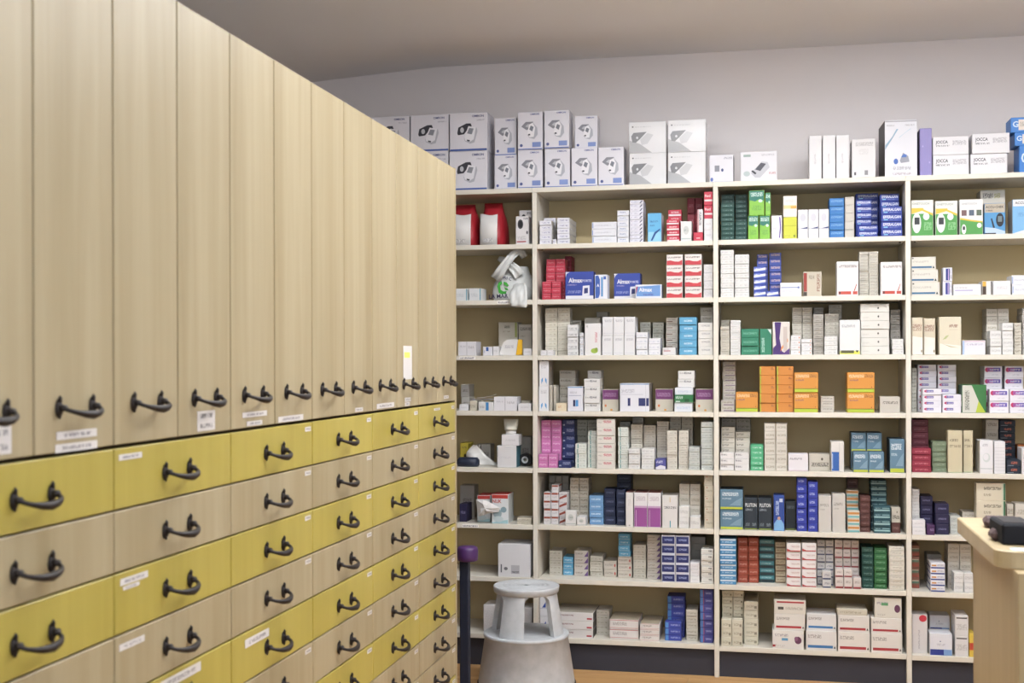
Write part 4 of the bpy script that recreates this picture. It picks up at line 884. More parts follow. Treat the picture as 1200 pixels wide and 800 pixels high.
shelf('B', 4, 625, 350, 5.581, [(33, 102, 570, 1, 'chevron', .02, 1, .12), (36, 102, 405, 1, 'chevron', .02, 1, .12, 'on'), (104, 126, 565, 1, 'edge_grey', .03, 1, .12), (128, 150, 566, 1, 'edge_grey', .05, 1, .12),
 (168, 276, 468, 5, 'grey_lab', .13, 1, .12), (147, 220, 682, 1, 'cream_flat', .02, 1, .09), (222, 325, 573, 1, 'two_blue', .015, 1, .1), (330, 436, 523, 4, 'white_wm', .015, 1, .09), (354, 445, 468, 5, 'white_wm', .12, 1, .1),
 (450, 560, 592, 1, 'purple_top', .05, 1, .12), (563, 758, 553, 1, 'big_blue_sq', .015, 1, .16), (797, 918, 590, 1, 'purple_top', .07, 1, .12),
 (920, 1040, 680, 1, 'white_sky', .015, 1, .11), (922, 1046, 628, 1, 'green_lab', .01, 1, .11, 'on'), (924, 1046, 580, 1, 'white_sky', .02, 1, .11, 'on'), (944, 1055, 470, 2, 'white_wm', .04, 1, .11, 'on'), (1058, 1178, 590, 1, 'purple_top', .05, 1, .12)])
shelf('B', 5, 625, 480, 5.581, [(22, 160, 290, 2, 'pink', .005, 2, .06), (50, 184, 68, 7, 'pink', .075, 2, .12), (187, 270, 65, 6, 'navy', .075, 1, .13), (164, 248, 333, 1, 'navy', .01, 1, .06),
 (276, 430, 65, 7, 'grey_green', .17, 2, .1), (272, 350, 222, 5, 'teal_stripe', .02, 1, .12), (352, 430, 137, 8, 'teal_stripe', .05, 1, .11), (412, 536, 60, 6, 'red_wm', .01, 1, .12),
 (552, 625, 115, 9, 'teal_stripe', .03, 1, .12), (562, 634, 78, 9, 'grey_green', .18, 1, .1), (636, 716, 95, 9, 'cream_st', .09, 1, .1), (616, 698, 255, 4, 'white_st', .01, 1, .07), (646, 720, 48, 9, 'cream_st', .21, 1, .08),
 (720, 802, 100, 9, 'cream_st', .12, 1, .1), (704, 794, 255, 4, 'white_st', .02, 1, .09), (806, 888, 75, 9, 'cream_st', .11, 1, .12), (796, 874, 322, 1, 'blue_lab', .01, 1, .09), (890, 1044, 46, 10, 'beige_dark', .15, 2, .1),
 (866, 942, 137, 8, 'cream_st', .03, 1, .1), (948, 1026, 137, 8, 'cream_st', .03, 1, .1), (1004, 1090, 245, 5, 'grey_st', .01, 1, .12), (1095, 1178, 78, 9, 'grey_st', .02, 1, .14)])
shelf('B', 6, 625, 480, 5.581, [(65, 163, 540, 4, 'brown_top', .03, 2, .1), (118, 165, 490, 1, 'brown_top', .03, 1, .1, 'on'), (166, 222, 540, 4, 'brown_diag', .04, 1, .1), (100, 232, 430, 6, 'dk_grey', .17, 3, .1),
 (208, 280, 660, 1, 'round_print', .003, 1, .035), (284, 345, 700, 1, 'round_print', .003, 1, .07), (238, 362, 445, 7, 'beige_dark', .11, 2, .12), (364, 458, 562, 4, 'ltblue', .05, 1, .14),
 (462, 538, 515, 4, 'navy_dk', .06, 1, .14), (542, 602, 520, 4, 'navy_dk', .05, 1, .08), (545, 640, 425, 6, 'navy_dk', .15, 1, .1),
 (603, 654, 540, 1, 'white_spine', .005, 1, .13), (656, 836, 542, 1, 'purple_fade', .005, 2, .13), (840, 945, 557, 1, 'cond', .005, 1, .1),
 (950, 1092, 485, 4, 'cream_st', .085, 2, .12), (950, 1020, 632, 2, 'white_st', .01, 1, .07), (1023, 1094, 700, 1, 'white_st', .01, 1, .07), (1116, 1178, 425, 5, 'beige_logo', .02, 1, .12)])
shelf('B', 7, 625, 610, 4.209, [(77, 143, 148, 5, 'grey_sm', .10, 1, .12), (146, 198, 178, 3, 'blue_sm', .10, 1, .1), (200, 272, 148, 4, 'violet_tri', .09, 1, .12), (278, 344, 175, 4, 'grey_sm', .09, 1, .12),
 (346, 411, 198, 2, 'red_dot', .085, 1, .12), (415, 486, 178, 3, 'red_dot', .08, 1, .12), (418, 478, 65, 4, 'blue_sm', .08, 1, .1, 'on'), (491, 556, 118, 7, 'grey_sm', .08, 1, .12), (560, 628, 70, 8, 'violet_tri', .075, 1, .12),
 (630, 770, 72, 5, 'navy_frame', .012, 2, .12), (776, 850, 80, 6, 'dk_grey', .16, 1, .1), (772, 822, 208, 3, 'white_plain', .025, 1, .1), (826, 888, 140, 6, 'rail', .012, 1, .12)])
shelf('B', 8, 625, 610, 4.209, [(10, 70, 375, 2, 'tri_blue', .03, 1, .1), (100, 296, 452, 3, 'big_flat', .012, 1, .2), (308, 376, 440, 5, 'grey_sm', .10, 1, .12),
 (374, 520, 488, 2, 'flat_red', .03, 1, .18), (524, 622, 508, 3, 'flat_red', .015, 1, .19), (648, 732, 500, 3, 'cobalt', .04, 1, .06), (660, 748, 372, 6, 'cobalt', .11, 1, .1),
 (752, 812, 440, 5, 'grey_sm', .05, 1, .14), (820, 888, 340, 7, 'indigo', .03, 1, .14)])
# ---- bay C
shelf('C', 1, 835, 215, 5.217, [(50, 134, 120, 8, 'dkgreen', .015, 1, .07), (52, 134, 65, 10, 'dkgreen', .1, 1, .1), (138, 212, 230, 4, 'dkgreen', .015, 1, .07), (138, 214, 65, 10, 'dkgreen', .1, 1, .1),
 (216, 282, 195, 1, 'lime', .02, 1, .1), (222, 318, 42, 1, 'lime', .02, 1, .06, 'on'), (286, 352, 195, 1, 'lime', .02, 1, .1), (321, 357, 55, 1, 'lime', .02, 1, .06, 'on'),
 (358, 425, 195, 1, 'purple_sw', .02), (431, 515, 205, 1, 'lemon', .015), (431, 517, 75, 1, 'orange_band', .015, 1, .1, 'on'), (520, 720, 157, 1, 'navy_wedge', .02, 3, .1),
 (706, 806, 88, 5, 'azure', .03, 1, .12), (808, 868, 80, 5, 'grey_blank', .03, 1, .12), (886, 1012, 255, 2, 'effer', .01, 1, .035), (874, 974, 100, 6, 'effer', .05, 1, .09), (874, 1014, 60, 7, 'effer', .16, 1, .1),
 (1030, 1162, 140, 4, 'effer', .012, 1, .06), (1022, 1142, 62, 6, 'effer', .09, 1, .1)])
shelf('C', 2, 835, 215, 5.217, [(48, 132, 405, 10, 'white_st', .02, 1, .12), (135, 225, 432, 9, 'white_st', .02, 1, .12), (250, 328, 507, 5, 'blue_wht', .015, 1, .06), (270, 340, 432, 7, 'blue_tan', .09, 1, .1),
 (346, 422, 422, 7, 'blue_tan', .08, 1, .1), (330, 406, 655, 1, 'blue_wht', .015, 1, .05), (412, 545, 605, 1, 'blue_rule', .015, 1, .09), (553, 668, 538, 1, 'brick_side', .03, 1, .12),
 (757, 893, 475, 1, 'red_foot', .015, 1, .1), (896, 1014, 415, 14, 'thin_beige', .05, 2, .12), (1028, 1162, 478, 1, 'red_foot', .015, 1, .1)])
shelf('C', 3, 835, 350, 5.217, [(48, 105, 168, 8, 'thin_beige', .015, 1, .08), (52, 106, 128, 10, 'thin_beige', .11, 1, .1), (108, 172, 130, 11, 'white_st', .02, 1, .12), (173, 285, 183, 3, 'green_pack', .02, 1, .12), (287, 362, 183, 1, 'green_up', .02, 1, .12),
 (366, 478, 140, 1, 'purple_or', .02, 1, .1), (486, 610, 52, 12, 'thin_beige', .1, 2, .12), (472, 540, 222, 4, 'orange_tick', .015, 1, .07), (542, 610, 245, 4, 'orange_tick', .015, 1, .07), (614, 683, 95, 10, 'dk_thin', .04, 1, .1), (616, 680, 52, 12, 'dk_thin', .16, 1, .1),
 (685, 775, 90, 10, 'thin_beige', .09, 1, .07), (708, 792, 35, 12, 'thin_beige', .18, 1, .1), (679, 766, 228, 4, 'white_st', .012, 1, .07), (776, 908, 128, 1, 'yellow_foot', .01, 1, .06), (900, 1082, 30, 6, 'wide_dot', .03, 1, .14),
 (1086, 1150, 65, 9, 'dk_thin', .12, 1, .12), (1098, 1170, 245, 3, 'white_st', .01, 1, .09)])
shelf('C', 4, 835, 350, 5.217, [(60, 145, 383, 10, 'mauve_ln', .08, 1, .12), (50, 134, 620, 2, 'mauve_ln', .01, 1, .06), (138, 280, 570, 1, 'orange', .03, 1, .1), (285, 386, 412, 5, 'orange_sm', .02, 1, .12), (388, 495, 412, 5, 'orange_sm', .02, 1, .12),
 (497, 647, 450, 2, 'orange', .004, 1, .12), (660, 746, 597, 3, 'taupe_box', .04, 1, .1), (822, 992, 450, 2, 'orange', .008, 1, .12), (1022, 1148, 598, 1, 'taupe_box', .02, 1, .1)])
shelf('C', 5, 835, 480, 5.217, [(45, 224, 262, 3, 'wht_name', .01, 2, .05), (52, 138, 105, 8, 'bge_name', .07, 1, .08), (140, 230, 135, 7, 'bge_name', .07, 1, .08), (54, 234, 52, 9, 'dk_thin', .17, 2, .1), (230, 312, 215, 5, 'mint', .015, 1, .1),
 (316, 456, 82, 6, 'cream_st', .02, 2, .1), (460, 585, 270, 1, 'pale_pink', .015, 1, .09), (588, 720, 270, 1, 'black_wm', .05, 1, .1), (722, 805, 195, 1, 'royal_sq', .02, 1, .12),
 (858, 1052, 255, 1, 'teal_map', .004, 2, .06), (846, 1036, 140, 2, 'teal_map', .075, 2, .12), (1083, 1176, 178, 1, 'teal_map', .008, 1, .14)])
shelf('C', 6, 835, 480, 5.217, [(44, 188, 487, 2, 'teal_map', .02, 1, .14), (192, 364, 540, 1, 'pluton', .03, 2, .13), (371, 440, 525, 1, 'blue_gown', .012, 1, .12), (444, 510, 560, 1, 'dk_slate', .05, 1, .1), (513, 578, 415, 7, 'royal', .02, 1, .1), (582, 645, 440, 6, 'royal', .015, 1, .1),
 (647, 728, 525, 1, 'pale_tall', .012, 1, .1), (731, 814, 515, 1, 'pale_tall', .012, 1, .1), (824, 902, 620, 3, 'tan_teal', .012, 1, .06), (816, 894, 490, 6, 'tan_teal', .085, 1, .08), (822, 892, 420, 7, 'maroon_br', .18, 1, .08), (900, 966, 525, 6, 'maroon_br', .04, 1, .12),
 (985, 1090, 590, 4, 'teal_str', .015, 1, .07), (966, 1066, 430, 9, 'teal_str', .1, 1, .1), (1092, 1150, 690, 1, 'maroon_br', .04, 1, .1), (1092, 1150, 597, 1, 'black_wm', .04, 1, .1, 'on')])
shelf('C', 7, 835, 610, 4.209, [(34, 118, 88, 9, 'blue_white', .012, 1, .1), (124, 228, 85, 6, 'brick', .07, 2, .12), (230, 306, 94, 6, 'teal_dk', .09, 1, .12), (308, 362, 106, 7, 'brown_wht', .09, 1, .12),
 (363, 436, 110, 5, 'red_edge', .012, 1, .12), (439, 513, 110, 5, 'red_edge', .012, 1, .12), (514, 598, 96, 6, 'grey_navy', .07, 2, .12), (540, 586, 250, 2, 'grey_navy', .005, 1, .06), (602, 724, 96, 5, 'red_foot_sm', .07, 3, .12),
 (604, 734, 280, 1, 'red_foot_sm', .005, 3, .055), (603, 689, 238, 1, 'red_foot_sm', .008, 2, .055, 'on'), (736, 795, 130, 7, 'dkgreen', .03, 1, .12), (797, 862, 135, 7, 'green_lt', .025, 1, .12), (870, 948, 128, 9, 'cream_rule', .006, 1, .14)])
shelf('C', 8, 835, 610, 4.209, [(42, 148, 488, 3, 'pair_grey', .01, 2, .05), (46, 155, 345, 8, 'pair_grey', .075, 2, .1), (154, 226, 398, 5, 'pair_grey', .05, 1, .2),
 (294, 452, 540, 1, 'berry', .006, 1, .14), (303, 462, 460, 1, 'red_bar', .012, 1, .14, 'on'), (303, 462, 391, 1, 'red_bar_top', .014, 1, .14, 'on'),
 (455, 613, 543, 1, 'blue_bar', .006, 1, .14), (464, 613, 460, 1, 'blue_bar', .02, 1, .14, 'on'), (617, 778, 550, 1, 'red_bar', .008, 1, .14), (617, 775, 467, 1, 'red_bar', .012, 1, .14, 'on'), (613, 765, 435, 1, 'flat_cream', .014, 1, .13, 'on'),
 (781, 938, 556, 1, 'red_bar', .008, 1, .14), (780, 935, 480, 1, 'red_bar', .012, 1, .14, 'on'), (797, 933, 381, 1, 'berry_green', .014, 1, .12, 'on')])
# ---- bay D
shelf('D', 1, 1040, 215, 5.7125, [(157, 310, 110, 1, 'onetouch', .02, 1, .08), (318, 470, 115, 1, 'onetouch', .02, 1, .08), (482, 642, 105, 1, 'onetouch2', .015, 1, .08), (648, 792, 130, 1, 'accu', .02, 1, .08), (620, 790, 42, 1, 'accu_up', .12, 1, .1), (836, 1000, 104, 1, 'accu_r', .015, 1, .1)])
shelf('D', 2, 1040, 215, 5.7125, [(155, 352, 660, 1, 'teal_bar', .012, 1, .13), (155, 340, 575, 1, 'teal_bar', .015, 1, .13, 'on'), (155, 325, 490, 1, 'teal_bar', .018, 1, .13, 'on'), (370, 436, 562, 2, 'can_blue', .015, 1, .07), (440, 630, 672, 1, 'bluish_rule', .015, 1, .09),
 (632, 704, 652, 1, 'yellow_dark', .015, 1, .1), (706, 828, 650, 1, 'white_plain', .015, 1, .1), (832, 990, 612, 2, 'white_bluebar', .02, 1, .12)])
shelf('D', 3, 1040, 350, 5.7125, [(160, 238, 124, 1, 'cream_tall', .015, 1, .09), (241, 322, 130, 1, 'cream_tall', .04, 1, .09), (346, 497, 120, 1, 'cream_leaf', .015, 1, .1), (500, 658, 278, 1, 'pink_blue', .015, 1, .1),
 (662, 815, 65, 6, 'cream_st', .1, 2, .12), (686, 766, 213, 3, 'white_st', .015, 1, .08), (768, 845, 160, 4, 'white_st', .015, 1, .08), (847, 900, 160, 5, 'beige_dark', .04, 1, .12), (902, 980, 60, 7, 'grey_dark', .05, 1, .12)])
shelf('D', 4, 1040, 350, 5.7125, [(160, 198, 462, 6, 'gren', .09, 1, .12), (202, 330, 440, 8, 'violet_pill', .1, 1, .12), (335, 462, 440, 8, 'violet_pill', .1, 1, .12), (234, 364, 602, 4, 'violet_pill', .015, 1, .07), (367, 497, 640, 3, 'violet_pill', .015, 1, .07),
 (497, 668, 575, 1, 'gly', .02, 1, .1),
 (642, 770, 450, 4, 'violet_big', .09, 1, .12), (784, 912, 450, 4, 'violet_big', .09, 1, .12), (682, 816, 605, 2, 'violet_big', .012, 1, .06), (820, 955, 605, 2, 'violet_big', .012, 1, .06)])
shelf('D', 5, 1040, 480, 5.7125, [(160, 276, 65, 8, 'maroon', .09, 1, .12), (162, 294, 258, 4, 'maroon_lt', .012, 1, .07), (298, 398, 212, 6, 'olive', .04, 1, .12), (402, 503, 138, 1, 'cream_book', .015, 1, .1), (505, 573, 138, 1, 'cream_book', .04, 1, .1),
 (616, 709, 205, 1, 'white_circle', .006, 1, .12), (711, 790, 212, 1, 'white_ribs', .006, 1, .12), (657, 745, 65, 5, 'beige_dark', .15, 1, .1), (750, 858, 70, 8, 'navy_or', .15, 1, .12), (796, 894, 335, 2, 'navy_or', .01, 1, .12), (872, 940, 235, 1, 'orange_fr', .14, 1, .1), (897, 980, 255, 1, 'white_plain', .01, 1, .1)])
shelf('D', 6, 1040, 480, 5.7125, [(162, 216, 530, 7, 'white_st', .07, 1, .12), (220, 305, 578, 4, 'navy_pl', .075, 1, .12), (320, 414, 630, 3, 'navy_pl', .03, 1, .12), (150, 256, 737, 2, 'white_plain', .005, 1, .055), (260, 318, 770, 1, 'purple_pl', .005, 1, .06),
 (418, 492, 710, 3, 'grey_st', .05, 1, .12), (500, 590, 683, 3, 'cream_st', .1, 1, .1), (594, 794, 490, 3, 'cream_green', .03, 1, .16), (798, 850, 630, 2, 'beige_dark', .06, 1, .1), (854, 950, 630, 2, 'cream_st', .03, 1, .1)])
shelf('D', 7, 1040, 580, 3.6375, [(103, 138, 215, 4, 'tri_red', .08, 1, .12), (168, 232, 252, 4, 'dk_grey', .17, 1, .1), (183, 247, 290, 5, 'stripe_blue', .01, 1, .14), (256, 358, 208, 5, 'cream_st', .11, 2, .12), (283, 368, 332, 2, 'white_st', .02, 2, .08)])
shelf('D', 8, 1040, 580, 3.6375, [(104, 172, 508, 1, 'red_ball', .04, 1, .09), (179, 277, 590, 1, 'blue_base', .015, 1, .1), (178, 266, 512, 2, 'blue_base', .13, 1, .1), (287, 346, 515, 2, 'white_blk', .01, 1, .14), (348, 376, 590, 1, 'yellow_red', .012, 1, .1)])

# ------------------------------------------------------------------ build every carton
groups = {}
for e in STACKS: groups.setdefault((STY[e['sty']]['desc'], e['bay'], e['k']), []).append(e)
for key, es in groups.items():
    cs = []
    for e in es:
        for c in range(e['cols']): cs.append((e['x0'] + (e['x1'] - e['x0']) * (c + .5) / e['cols'], e['s'], id(e), c))
    # cartons of the same look that stand on each other count as one pile
    cs.sort(); piles = []
    for x, s_, i, c in cs: piles.append((i, c))
    for e in es: e['pile'] = {c: piles.index((id(e), c)) + 1 for c in range(e['cols'])}; e['npile'] = len(piles)
def to_px(P):
    q = Vector(P) - CAM; z = q.dot(CF); return 600 + FPX * q.dot(CR) / z, PPY - FPX * q.dot(CU) / z
by_shelf = {}
for e in STACKS: by_shelf.setdefault((e['bay'], e['k']), []).append(e)
for e in STACKS:
    a = to_px((e['x0'], e['s'], e['zb'])); b = to_px((e['x1'], e['s'], e['zt'])); e['px'] = (a[0], b[1], b[0], a[1])
def visible_area(e, xa, xb, za, zb):
    """photo pixels of a carton's front not covered by the cartons standing in front of it or by the cabinet"""
    a = to_px((xa, e['s'], za)); b = to_px((xb, e['s'], zb)); u0, v0, u1, v1 = a[0], b[1], b[0], a[1]
    fr = [f['px'] for f in by_shelf[(e['bay'], e['k'])] if f['s'] < e['s'] - .004]
    hit = 0
    for i in range(6):
        for j in range(6):
            u = u0 + (u1 - u0) * (i + .5) / 6; v = v0 + (v1 - v0) * (j + .5) / 6
            if u < 538 and e['k'] or u > 1200: continue
            if e['k'] == 0 and u < 536 and v > 197 + .612 * (u - 533): continue
            if e['bay'] == 'D' and u > 1138 and v > 612 + .0 * u: continue
            if any(q[0] < u < q[2] and q[1] < v < q[3] for q in fr): continue
            hit += 1
    return hit / 36 * (u1 - u0) * (v1 - v0)
def colour_word(hx):  # shade-toned cartons are named by their painted tone
    import colorsys
    c = [int(hx[i:i + 2], 16) / 255 for i in (0, 2, 4)]; hh, ss, vv = colorsys.rgb_to_hsv(*c); hh *= 360
    if ss < .085 and vv > .82: return 'white'
    if ss < .12: return 'grey' if vv > .3 else 'black'
    if vv < .32: return 'dark'
    if ss < .30 and 20 < hh < 75: return 'beige'
    if hh < 15 or hh > 340: return 'red'
    if hh < 45: return 'orange' if vv > .7 else 'brown'
    if hh < 75: return 'yellow'
    if hh < 165: return 'green'
    if hh < 200: return 'teal'
    if hh < 255: return 'blue'
    if hh < 300: return 'purple'
    return 'pink'
NBOX = 0; rest = []
for e in STACKS:
    st = STY[e['sty']]; wd = (e['x1'] - e['x0']) / e['cols']; h = (e['zt'] - e['zb']) / e['n']
    if wd < .006 or h < .004: continue
    e['d'] = max(e['d'], .018)
    me = carton_mesh(e['sty'], wd - .0022, max(.014, e['d'] - (.0065 if e['n'] > 1 else .002)), h - .0003)
    nm = st['name'] if st['name'] != 'medicine_box' else colour_word(st['base']) + ('_upright_box' if h > 1.25 * wd else '_medicine_box')
    place = ('on top of the shelving' if e['k'] == 0 else SHN[e['k']] + ', ' + BAYN[e['bay']])
    grp = st['desc'] + ' cartons, ' + place
    for c in range(e['cols']):
        for k in range(e['n']):
            loc = (e['x0'] + wd * (c + .5) + random.uniform(-.0007, .0007), e['s'] + random.uniform(0, .006 if e['n'] > 1 else .001), e['zb'] + h * k)
            rz = e['yaw'] + random.uniform(-.009, .009)
            xa = e['x0'] + wd * c
            if visible_area(e, xa, xa + wd, e['zb'] + h * k, e['zb'] + h * (k + 1)) < 30:
                rest.append((me, loc, rz)); continue
            o = link(nm, me, None, loc, rz)
            lab = st['desc']
            if e['n'] > 1:
                lab += ', ' + ('bottom one' if k == 0 else 'topmost' if k == e['n'] - 1 else ORD[k + 1] + ' from bottom')
            if e['npile'] > 1:
                q = e['pile'][c]; lab += ', ' + ('leftmost' if q == 1 else 'rightmost' if q == e['npile'] else ORD[q] if q < len(ORD) else 'far') + (' stack' if e['n'] > 1 else ' one')
            lab += ', ' + place if e['k'] else ' ' + place
            tag(o, lab, 'box', grp); NBOX += 1
# what stands hidden behind the front rows: one object
mb = MB()
for me, loc, rz in rest:
    R4 = Matrix.Translation(loc) @ Matrix.Rotation(rz, 4, 'Z'); k = len(mb.v)
    mb.v += [tuple(R4 @ v.co) for v in me.vertices]
    for pg in me.polygons:
        mb.f.append(tuple(k + i for i in pg.vertices)); mb.m.append(mb.mi(me.materials[pg.material_index])); mb.sm.append(False)
o = tag(mb.build('medicine_box_stock'), 'medicine cartons mostly hidden behind the front rows on all shelves', 'boxes'); o['kind'] = 'stuff'
print('cartons', NBOX, 'hidden', len(rest))

# ------------------------------------------------------------------ soft and odd things in the leftmost bay
def A_px(cx, cy, oy, sc=5.713): return 530 + cx / sc, oy + cy / sc
def front_pt(cx, cy, oy, y, sc=5.713):
    u, v = A_px(cx, cy, oy, sc); return on_y(u, v, y)
def loft(name, rows, mat, parent=None, loc=(0, 0, 0), n=28, power=3.0):
    """stack of superellipse rings: (z, x centre, y centre, half width, half depth)"""
    b = MB(); V = []; F = []
    for z, xc, yc, hw, hd in rows:
        for k in range(n):
            a = 2 * math.pi * k / n; c, s_ = math.cos(a), math.sin(a)
            V.append((xc + hw * math.copysign(abs(c) ** (2 / power), c), yc + hd * math.copysign(abs(s_) ** (2 / power), s_), z))
    for i in range(len(rows) - 1):
        for k in range(n): F.append((i * n + k, i * n + (k + 1) % n, (i + 1) * n + (k + 1) % n, (i + 1) * n + k))
    F.append(tuple(range(n))[::-1]); F.append(tuple((len(rows) - 1) * n + k for k in range(n)))
    b.mesh(V, F, mat, True); return b.build(name, parent, loc)

# two red pouches with white front labels, top shelf
M_RED = paper('98202a', 0.45, 0.4, 0.1, 12); M_PAP = paper('e2dfdc', 0.5, card=True)
z1 = SHELF_Z['A'][1]
def pouch(x0, x1, xr, ytop, lab, lx0, lx1, ly):
    a = front_pt(x0, 370, 220, .05).x; b_ = front_pt(xr, 370, 220, .05).x; zt = front_pt(x0, ytop, 220, .05).z - z1
    root = thing('red_pouch', lab, 'pouch', ((a + b_) / 2, .13, z1), 0, 'red pouches on the top shelf')
    hw = (b_ - a) / 2; rows = []
    for tt, kw, kd in ((0, .90, .085), (.02, .96, .092), (.2, 1.0, .095), (.45, .98, .09), (.65, .90, .07), (.8, .78, .045), (.92, .74, .022), (1.0, .74, .006)):
        rows.append((zt * tt, -hw * .10 * tt * 2, 0, hw * kw, kd))
    loft('body', rows, M_RED, root)
    la = front_pt(lx0, 300, 220, .03).x - root.location.x; lb = front_pt(lx1, 300, 220, .03).x - root.location.x; lz = front_pt(lx0, ly, 220, .03).z - z1
    m_ = MB(); n = 12; V = []; F = []
    for i in range(n + 1):
        f = i / n; x = la + (lb - la) * f; yy = -.098 - .010 * math.sin(math.pi * f)
        for z, dy in ((.002, 0), (lz * .5, -.002), (lz * (.97 + .03 * math.cos(5 * f)), .03)):
            V.append((x, yy + dy * .4, z))
    for i in range(n):
        for k in range(2): F.append((i * 3 + k, (i + 1) * 3 + k, (i + 1) * 3 + k + 1, i * 3 + k + 1))
    m_.mesh(V, F, M_PAP, True)
    m_.poly([(la + .02, -.112, .012), (lb - .02, -.112, .012), (lb - .02, -.1125, .03), (la + .02, -.1125, .03)], printed('e2dfdc', '9a9698'))
    me = m_.data('front_label')
    o_ = link('front_label', me, root); md = o_.modifiers.new('thick', 'SOLIDIFY'); md.thickness = .001
    return root
pouch(-20, 128, 174, 104, 'red pouch with white front label next to the drawer cabinet', -14, 122, 172)
pouch(186, 310, 352, 92, 'red pouch with white front label beside black emblem box', 184, 300, 172)

# white carrier bag with green globe, second shelf
M_BAG = paper('dcddda', 0.3, 0.5, 0.04, 20, card=True); M_GRN = paper('3f9a3a', 0.5); M_INK = paper('3a3450', 0.5)
z2 = SHELF_Z['A'][2]; g0 = front_pt(240, 750, 220, .03); g1 = front_pt(530, 500, 220, .03)
bag = thing('carrier_bag', 'knotted white plastic carrier bag with green globe print', 'bag', ((g0.x + g1.x) / 2, .12, z2))
bw = (g1.x - g0.x) / 2 - .002; bh = front_pt(400, 520, 220, .03).z - z2
def bag_r(f): # half width and depth along the height
    return bw * (.90 + .12 * math.sin(math.pi * min(1, f * 1.25)) - .55 * max(0, f - .35) ** 1.2), .085 * (1 - .62 * f ** 1.5)
def bag_y(x, f):
    hw, hd = bag_r(f); q = min(.999, abs(x) / hw); return -hd * (1 - q ** 2.6) ** (1 / 2.6) + .0045 * math.sin(38 * x + 9 * f) * math.sin(11 * f + 21 * x)
b = MB(); V = []; F = []; n = 40; mz = 16
for i in range(mz + 1):
    f = i / mz; hw, hd = bag_r(f); hw = min(hw, bw)
    for k in range(n):
        a = 2 * math.pi * k / n; c, s_ = math.cos(a), math.sin(a)
        x = hw * math.copysign(abs(c) ** .77, c); y = hd * math.copysign(abs(s_) ** .77, s_)
        w_ = .0045 * math.sin(38 * x + 9 * f) * math.sin(11 * f + 21 * x)
        V.append((x + .01 * f, y + w_ * (1 if y < 0 else -1), bh * f))
for i in range(mz):
    for k in range(n): F.append((i * n + k, i * n + (k + 1) % n, (i + 1) * n + (k + 1) % n, (i + 1) * n + k))
F.append(tuple(range(n))[::-1]); F.append(tuple(mz * n + k for k in range(n)))
b.mesh(V, F, M_BAG, True); body = b.build('body', bag)
def ribbon(pts, w_, nrm=(0, -1, 0), mat=M_BAG, name='bag_handle', parent=None):
    """soft strip along points, its width across the path and facing about nrm"""
    b = MB(); P = [Vector(p_) for p_ in pts]; V = []; F = []; N_ = Vector(nrm)
    for i, p_ in enumerate(P):
        tn = (P[min(i + 1, len(P) - 1)] - P[max(0, i - 1)]).normalized(); sd = tn.cross(N_).normalized()
        ww = w_[i] if isinstance(w_, (list, tuple)) else w_
        for k in range(7):
            f = k / 6 - .5; V.append(p_ + sd * ww * f + N_ * (.006 * math.sin(k * 1.9 + i)))
    for i in range(len(P) - 1):
        for k in range(6): F.append((i * 7 + k, i * 7 + k + 1, (i + 1) * 7 + k + 1, (i + 1) * 7 + k))
    b.mesh(V, F, mat, True); o_ = b.build(name, parent); md = o_.modifiers.new('thick', 'SOLIDIFY'); md.thickness = .0015
    return o_
def bl(cx, cy, y):  # crop point to bag-local point at depth y
    q = front_pt(cx, cy, 220, y); return (q.x - bag.location.x, y - .12, q.z - z2)
ribbon([bl(288, 612, .045), bl(325, 555, .038), bl(365, 500, .034), bl(405, 452, .036), bl(440, 422, .045), bl(466, 436, .06), bl(484, 466, .075)], [.05, .042, .036, .034, .036, .036, .030], parent=bag)
ribbon([bl(452, 590, .05), bl(420, 545, .055), bl(380, 510, .06), bl(340, 484, .07), bl(318, 478, .085), bl(312, 492, .10)], [.055, .045, .036, .03, .026, .022], parent=bag)
ribbon([bl(448, 640, .018), bl(448, 668, .006), bl(447, 705, -.012), bl(446, 745, -.014), bl(444, 775, -.015), bl(442, 798, -.014)], [.05, .068, .074, .076, .076, .072], parent=bag, name='bag_flap')
def on_bag(cx, cy):
    q = front_pt(cx, cy, 220, .04); x = q.x - bag.location.x; z = q.z - z2; f = max(0, min(1, z / bh)); return (x, bag_y(x - .01 * f, f) - .0035, z)
b = MB(); C = on_bag(338, 668)
for cxx, cyy, rx, rz in ((.0, .0, .018, .024), ):
    pts = []
    for (ax, az) in (( -.9, .2), (-.7, .75), (-.2, 1), (-.1, .6), (-.45, .3), (-.35, -.3), (.1, -.55), (.6, -.5), (.5, -.85), (-.1, -1), (-.65, -.75)):
        pts.append((C[0] + ax * .029, C[1] - .002, C[2] + az * .031))
    b.poly(pts[::-1], M_GRN)
    b.poly([(C[0] + ax * .029, C[1] - .002, C[2] + az * .031) for ax, az in ((.1, .9), (.6, .75), (.95, .3), (.7, .1), (.35, .35), (.1, .5))][::-1], M_GRN)
    b.poly([(C[0] + ax * .029, C[1] - .002, C[2] + az * .031) for ax, az in ((.2, .1), (.7, -.1), (.9, -.4), (.4, -.35))][::-1], M_GRN)
b.build('globe_print', bag)
def bag_word(s, cx, cy, cx1, hgt, rot=0.0):
    vs_, fs, W = word_mesh(s, .02); p0 = on_bag(cx, cy); p1 = on_bag(cx1, cy); wd = abs(p1[0] - p0[0]); sx = wd / W
    yy = min(p0[1], p1[1]) - .004; b = MB()
    b.mesh([(p0[0] + vx * sx * math.cos(rot) - vz * hgt * math.sin(rot), yy, p0[2] + vx * sx * math.sin(rot) + vz * hgt * math.cos(rot)) for vx, vz in vs_], fs, M_INK)
    b.build('lettering', bag)
bag_word('MAS C', 318, 600, 392, .014, -.30); bag_word('LA MAR', 250, 744, 378, .019, .05)

